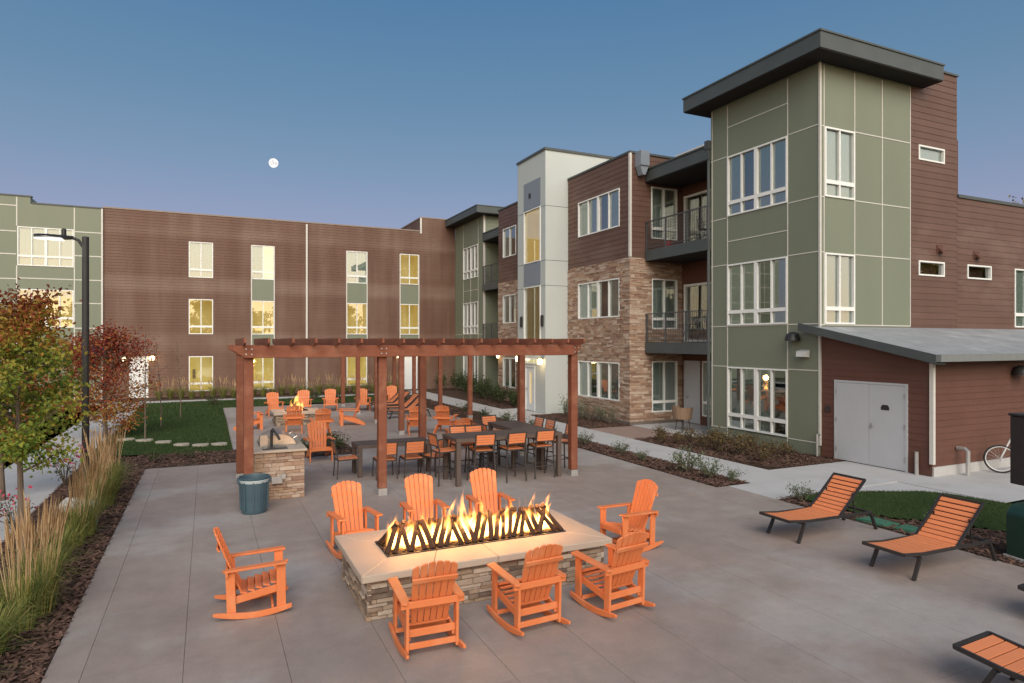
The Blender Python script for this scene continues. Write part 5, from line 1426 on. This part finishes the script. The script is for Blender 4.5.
redf = lambda x, y, z, r: .50 + .38 * (.5 - z) + r.gauss(0, .16)
tree('maple_tree', 'dark red maple cut by the left edge, behind the yellow green one', 'tree', (-3.75, 16.2, 0), 3.9, .9, 1.05, 'leaf_red', redf, 6500, 7, .06, .075, 'small maples along the plaza', 22)
tree('maple_tree', 'round red maple behind the street lamp post', 'tree', (-3.05, 25.2, 0), 3.75, .25, 1.45, 'leaf_red', redf, 8500, 9, .06, .085, 'small maples along the plaza', 24)
for i, (x, y, h, lb) in enumerate(((-1.78, 23.6, 4.0, 'bare sapling with pale thin trunk by the stepping stones'), (-1.55, 27.5, 3.6, 'bare sapling on the lawn, middle of three'), (-1.0, 30.5, 3.5, 'bare sapling on the lawn nearest the brown wall'))):
    tree('sapling', lb, 'tree', (x, y, 0), h, 1.3, .55, 'leaf_red', redf, 40 if i == 0 else 20, 30 + i, .024, .06, 'bare saplings on the lawn', 12)
gold = lambda x, y, z, r: .5 + r.gauss(0, .2)
tree('tree', 'golden tree whose top leaves peek over the brown parapet at right', 'tree', (39.6, 20.0, 0), 11.0, 4, 3.0, 'leaf_gold', gold, 5000, 41, .16, .17, None, 22)
# trees across the street behind the camera: they only show as dark shapes mirrored in the windows
bt = tree('tree', 'street tree seen only as a reflection in the window glass', 'tree', (-14, -22, 0), 9.0, 2.5, 3.2, 'leaf_gold', gold, 2600, 51, .2, .5, 'street trees mirrored in the windows', 20)
for x, y, r, s in ((-7, -24, 1, .95), (0, -21, 2, 1.05), (6, -25, 3, .9), (13, -22, 4, 1.1), (20, -24, 5, 1.0), (27, -21, 0.5, .95), (34, -25, 2.5, 1.1), (54, -5, .7, 1.3), (63, -10, 2.2, 1.25), (71, -14, 3.1, 1.4), (81, -18, 4.4, 1.4)):
    dup(bt, (x, y, 0), r, None, s)

# shrubs: a few kinds, copied
def shrub(name, loc, leaf, w, h, seed, n=260, size=.05, twig=14, group=None, label='', cat='shrub'):
    rng = random.Random(seed); t = thing(name, label, cat, loc, rng.uniform(0, 6), group)
    m = MB(); pts = []; tn = []
    for i in range(twig):
        a = rng.uniform(0, 6.28); e = rng.uniform(.25, 1); q = Vector((math.cos(a) * w * e, math.sin(a) * w * e, h * rng.uniform(.55, 1.05) * (1.1 - .4 * e)))
        m.tube([(0, 0, 0), q * .5 + Vector((0, 0, .08 * h)), q], [.010, .007, .003], 4)
        ct = rng.uniform(.25, .7)
        for _ in range(n // twig):
            s = rng.uniform(.35, 1.05); p = q * s + Vector((rng.gauss(0, .14 * w), rng.gauss(0, .14 * w), rng.gauss(.04 * h, .10 * h)))
            pts.append((p.x, p.y, max(.01, p.z))); tn.append(min(1, max(0, ct + rng.gauss(0, .18))))
    m.build('twigs', M['bark'], t)
    m = MB(); leaf_cards(m, pts, size, rng, tn); m.build('foliage', M[leaf], t)
    return t
def many(proto, spots, lb=None):
    for i, sp in enumerate(spots):
        x, y, s = sp[:3]; L_ = sp[3] if len(sp) > 3 else lb
        if i == 0: proto.location = (x, y, 0); proto.scale = (s, s, s); proto['label'] = L_
        else: dup(proto, (x, y, 0), i * 1.9, L_, s)
hedge = shrub('shrub', (0, 0, 0), 'leaf_green', .55, .95, 61, 620, .075, 18, 'dark green shrubs along the courtyard wing')
many(hedge, [(14.9, 38.6, 1.2), (14.7, 37.2, 1.25), (14.2, 36.2, 1.1), (14.8, 35.2, 1.15), (14.0, 34.2, 1.0), (13.9, 33.0, 1.05), (14.0, 31.8, 1.0), (13.8, 30.6, 1.0), (13.9, 29.4, .9), (13.6, 28.4, .8), (14.9, 40.2, 1.3), (13.9, 40.6, 1.2)], 'dark green shrub in the hedge row against the far half of the courtyard wing')
loose = shrub('shrub', (0, 0, 0), 'leaf_sage', .55, 1.0, 62, 240, .06, 16, 'loose shrubs under the brick wall')
many(loose, [(13.75, 23.9, 1.0), (13.9, 23.1, .85), (14.0, 22.4, .9), (14.05, 21.7, .8), (14.1, 21.1, .75)], 'loose open shrub at the foot of the brick wall')
rust = shrub('shrub', (0, 0, 0), 'leaf_rust', .36, .42, 63, 330, .045, 16, 'rust brown shrubs below the green tower')
many(rust, [(13.3, 17.0, 1.15), (13.3, 16.1, 1.05), (13.5, 15.3, 1.2), (13.5, 14.5, 1.55), (13.65, 13.85, 1.6), (13.95, 13.1, 1.25), (13.05, 16.6, .9), (13.4, 12.75, 1.0), (14.3, 15.6, 1.1), (14.5, 14.3, 1.2), (14.2, 16.6, 1.0), (14.7, 13.2, 1.0)], 'low rust brown shrub in the mulch bed under the tower windows')
sage = shrub('shrub', (0, 0, 0), 'leaf_sage', .42, .55, 64, 420, .05, 18, 'grey green shrubs in the mulch strip')
many(sage, [(10.62, 12.5, 1.15, 'fullest grey green shrub at the near end of the mulch strip'), (10.66, 11.75, .85, 'grey green shrub behind the tip of the mulch strip'), (10.85, 11.25, .6, 'small yellowish shrub at the very tip of the mulch strip'),
            (10.6, 15.3, .7, 'sparse shrub in the mulch strip beside the right pergola post'), (10.55, 14.2, .55, 'small sparse shrub midway along the mulch strip'), (10.6, 17.2, .75, 'spiky shrub in the mulch strip right of the pergola'),
            (10.75, 9.3, .65, 'thin wispy shrub at the point of the grass island'), (11.15, 6.6, .85, 'reddish twiggy shrub beside the lounger\'s raised back')])
many2 = shrub('shrub', (0, 0, 0), 'leaf_green', .42, .5, 65, 380, .05, 16, 'low green shrubs by the far patio')
many(many2, [(3.5, 19.7, 1.1), (2.7, 19.9, .9), (1.6, 19.9, 1.0), (3.3, 20.3, 1.0), (.4, 36.2, 1.1), (1.6, 36.6, 1.1), (5.2, 36.4, 1.2), (6.6, 36.5, 1.2), (7.8, 36.3, 1.1), (10.5, 21.0, .9), (10.7, 23.0, 1.0), (10.6, 25.2, .9), (10.5, 27.5, 1.0), (9.85, 19.6, .9), (9.85, 21.2, .7), (10.6, 19.6, .8), (-1.3, 19.6, .7), (-.4, 19.9, .6)], 'low green shrub in a planting bed around the far patio')
rose = shrub('rose_bush', (-2.85, 17.2, 0), 'leaf_green', .4, .85, 66, 160, .05, 14, 'rose bushes along the plaza', 'pink rose bush beside the street lamp foot', 'rose bush')
m = MB(); rg = random.Random(5); leaf_cards(m, [(rg.uniform(-.35, .35), rg.uniform(-.35, .35), rg.uniform(.45, .9)) for _ in range(46)], .085, rg, [.5] * 46); m.build('blossoms', M['petal'], rose)
dup(rose, (-2.9, 13.3, 0), 2.0, 'pink rose bush left of the yellow green maple trunk', .8)

# ornamental grasses
def reed(label, group, seed, nb=260, npl=24, h=1.30, w=.32, pl=True):
    rng = random.Random(seed); t = thing('reed_grass', label, 'ornamental grass', (0, 0, 0), 0, group); t['kind'] = 'thing'
    m = MB()
    for i in range(nb):
        a = rng.uniform(0, 6.28); r0 = rng.uniform(0, .12); L = rng.uniform(.5, .95) * h * .62; out_ = rng.uniform(.15, 1.0) * w * 1.2
        p0 = Vector((math.cos(a) * r0, math.sin(a) * r0, 0)); d = Vector((math.cos(a + rng.uniform(-.4, .4)), math.sin(a + rng.uniform(-.4, .4)), 0)); sd = Vector((-d.y, d.x, 0)) * rng.uniform(.004, .007)
        pts = [p0, p0 + d * out_ * .25 + Vector((0, 0, L * .5)), p0 + d * out_ * .62 + Vector((0, 0, L * .86)), p0 + d * out_ * 1.1 + Vector((0, 0, L * rng.uniform(.72, .98)))]
        t_ = min(1, max(0, rng.gauss(.46, .24)))
        for k in range(3):
            w0 = 1 - k * .28; w1 = 1 - (k + 1) * .3
            m.face((pts[k] - sd * w0, pts[k] + sd * w0, pts[k + 1] + sd * w1, pts[k + 1] - sd * w1), t_)
    m.build('blades', M['reed'], t)
    if pl:
        m = MB()
        for i in range(npl):
            a = rng.uniform(0, 6.28); r0 = rng.uniform(0, .1); out_ = rng.uniform(.05, .75) * w; H_ = h * rng.uniform(.78, 1.08)
            p0 = Vector((math.cos(a) * r0, math.sin(a) * r0, .1)); q = p0 + Vector((math.cos(a) * out_, math.sin(a) * out_, H_ - .1)); mid = p0.lerp(q, .62) + Vector((0, 0, .03))
            t_ = rng.random(); sd = Vector((-math.sin(a + 1), math.cos(a + 1), 0))
            m.face((p0 - sd * .003, p0 + sd * .003, mid + sd * .003, mid - sd * .003), max(0, t_ - .3))
            for s2 in (sd, Vector((sd.y, -sd.x, 0))):
                m.face((mid - s2 * .004, mid.lerp(q, .35) - s2 * .013, q, mid.lerp(q, .35) + s2 * .013), t_); m.face((mid, mid.lerp(q, .2) + s2 * .010, q, mid.lerp(q, .5) - s2 * .011), t_)
        m.build('plumes', M['plume'], t)
    return t
rp = [reed('', 'feather reed grasses along the patio edge', 70 + k) for k in range(3)]
RL = 'clump of feather reed grass with tan plumes, in the row along the patio edge'
RS = [(-1.86, 8.8, 1.0), (-1.76, 9.25, 1.05), (-1.92, 9.7, 1.0), (-1.86, 12.05, 1.0), (-1.78, 12.6, 1.05), (-1.86, 14.3, 1.08), (-1.76, 14.8, 1.1), (-1.9, 15.4, 1.12), (-1.82, 16.1, 1.08)]
for i, (x, y, s) in enumerate(RS):
    k = i % 3
    if i < 3: rp[k].location = (x, y, 0); rp[k].scale = (s, s, s); rp[k]['label'] = RL
    else: dup(rp[k], (x, y, 0), i * 1.3, RL, s)
gl = reed('', 'fine green grasses drooping over the patio mulch', 75, 300, 0, .95, .50, False)
GLs = [(-2.0, 8.2, 1.0), (-2.0, 9.1, .9), (-1.95, 10.5, .9), (-1.95, 11.4, 1.0), (-1.92, 13.4, .9), (-1.95, 15.8, 1.0), (-1.95, 17.2, .9), (-2.15, 7.3, 1.1), (-2.6, 8.5, 1.1), (-2.25, 6.5, 1.1)]
for i, (x, y, s) in enumerate(GLs):
    if i == 0: gl.location = (x, y, 0); gl['label'] = 'green drooping grass clump between the reed plumes and the patio slab'
    else: dup(gl, (x, y, 0), i * 1.1, None, s)
wg = reed('', 'yellow green grasses along the brown wall', 78, 240, 14, 1.15, .5, True)
WL = 'yellow green grass clump in the bed against the brown wall'
for i in range(26):
    x = -2.4 + i * .54; y = 40.9 + .3 * math.sin(i * 1.7); s = .8 + .35 * abs(math.sin(i * 2.3))
    if i == 0: wg.location = (x, y, 0); wg['label'] = WL
    else: dup(wg, (x, y, 0), i * 1.1, WL, s)

# loose ground cover: wood chips and turf blades
def inside(p, poly):
    x, y = p; c = False; n = len(poly)
    for i in range(n):
        x1, y1 = poly[i]; x2, y2 = poly[i - 1]
        if (y1 > y) != (y2 > y) and x < (x2 - x1) * (y - y1) / (y2 - y1) + x1: c = not c
    return c
rng = random.Random(99)
m = MB()
def chips(key, n, ymin=-1e9, ymax=1e9, size=1.0, cond=None):
    poly = BEDS[key]; xs = [p[0] for p in poly]; ys = [max(ymin, min(ymax, p[1])) for p in poly]; k = 0
    while k < n:
        x, y = rng.uniform(min(xs), max(xs)), rng.uniform(min(ys), max(ys))
        if not inside((x, y), poly) or (cond and not cond(x, y)): k += .2; continue
        k += 1
        a = rng.uniform(0, 6.28); L = rng.uniform(.025, .075) * size; w = rng.uniform(.007, .018) * size; z = rng.uniform(-.006, .02)
        d = Vector((math.cos(a) * L, math.sin(a) * L, rng.uniform(-.012, .02))); s = Vector((-math.sin(a) * w, math.cos(a) * w, rng.uniform(-.004, .004))); c = Vector((x, y, z + .012))
        m.face((c - d - s, c + d - s, c + d + s, c - d + s), rng.random())
chips('left', 11000, 5.2, 19); chips('back', 3500); chips('strip', 5500, 10.9, 22); chips('tower', 5000); chips('brick', 1600); chips('island', 6000, 2, 9.7, 1.0, lambda x, y: isl_h(x, y) < 0); chips('middle', 700); chips('narrow', 1200, 27, 33, 1.5); chips('strip', 1500, 22, 36, 1.6)
tag(m.build('mulch', M['mulch']), 'red brown wood chip mulch covering the planting beds', 'mulch', kind='stuff')
m = MB()
def blades(n, x0, x1, y0, y1, hf, ln, wd):
    for _ in range(n):
        x, y = rng.uniform(x0, x1), rng.uniform(y0, y1); z = hf(x, y)
        if z < -.05: continue
        a = rng.uniform(0, 6.28); L = ln * rng.uniform(.6, 1.3); d = Vector((math.cos(a), math.sin(a), 0)); s = Vector((-d.y, d.x, 0)) * wd
        p = Vector((x, y, z - .005)); q = p + d * L * rng.uniform(.1, .7) + Vector((0, 0, L))
        m.face((p - s, p + s, q), min(1, max(0, rng.gauss(.45, .22))))
blades(26000, 10.9, 14.28, 2.5, 9.6, isl_h, .038, .004)
blades(16000, -2.94, .69, 20.8, 30, lawn_h, .05, .008); blades(6000, -2.94, .69, 30, 38.2, lawn_h, .07, .011); blades(5000, .69, 10.1, 34.25, 38.2, lawn_h, .07, .011)
tag(m.build('grass', M['blade']), 'short mown turf blades on the lawn and the grass island', 'grass', kind='stuff')
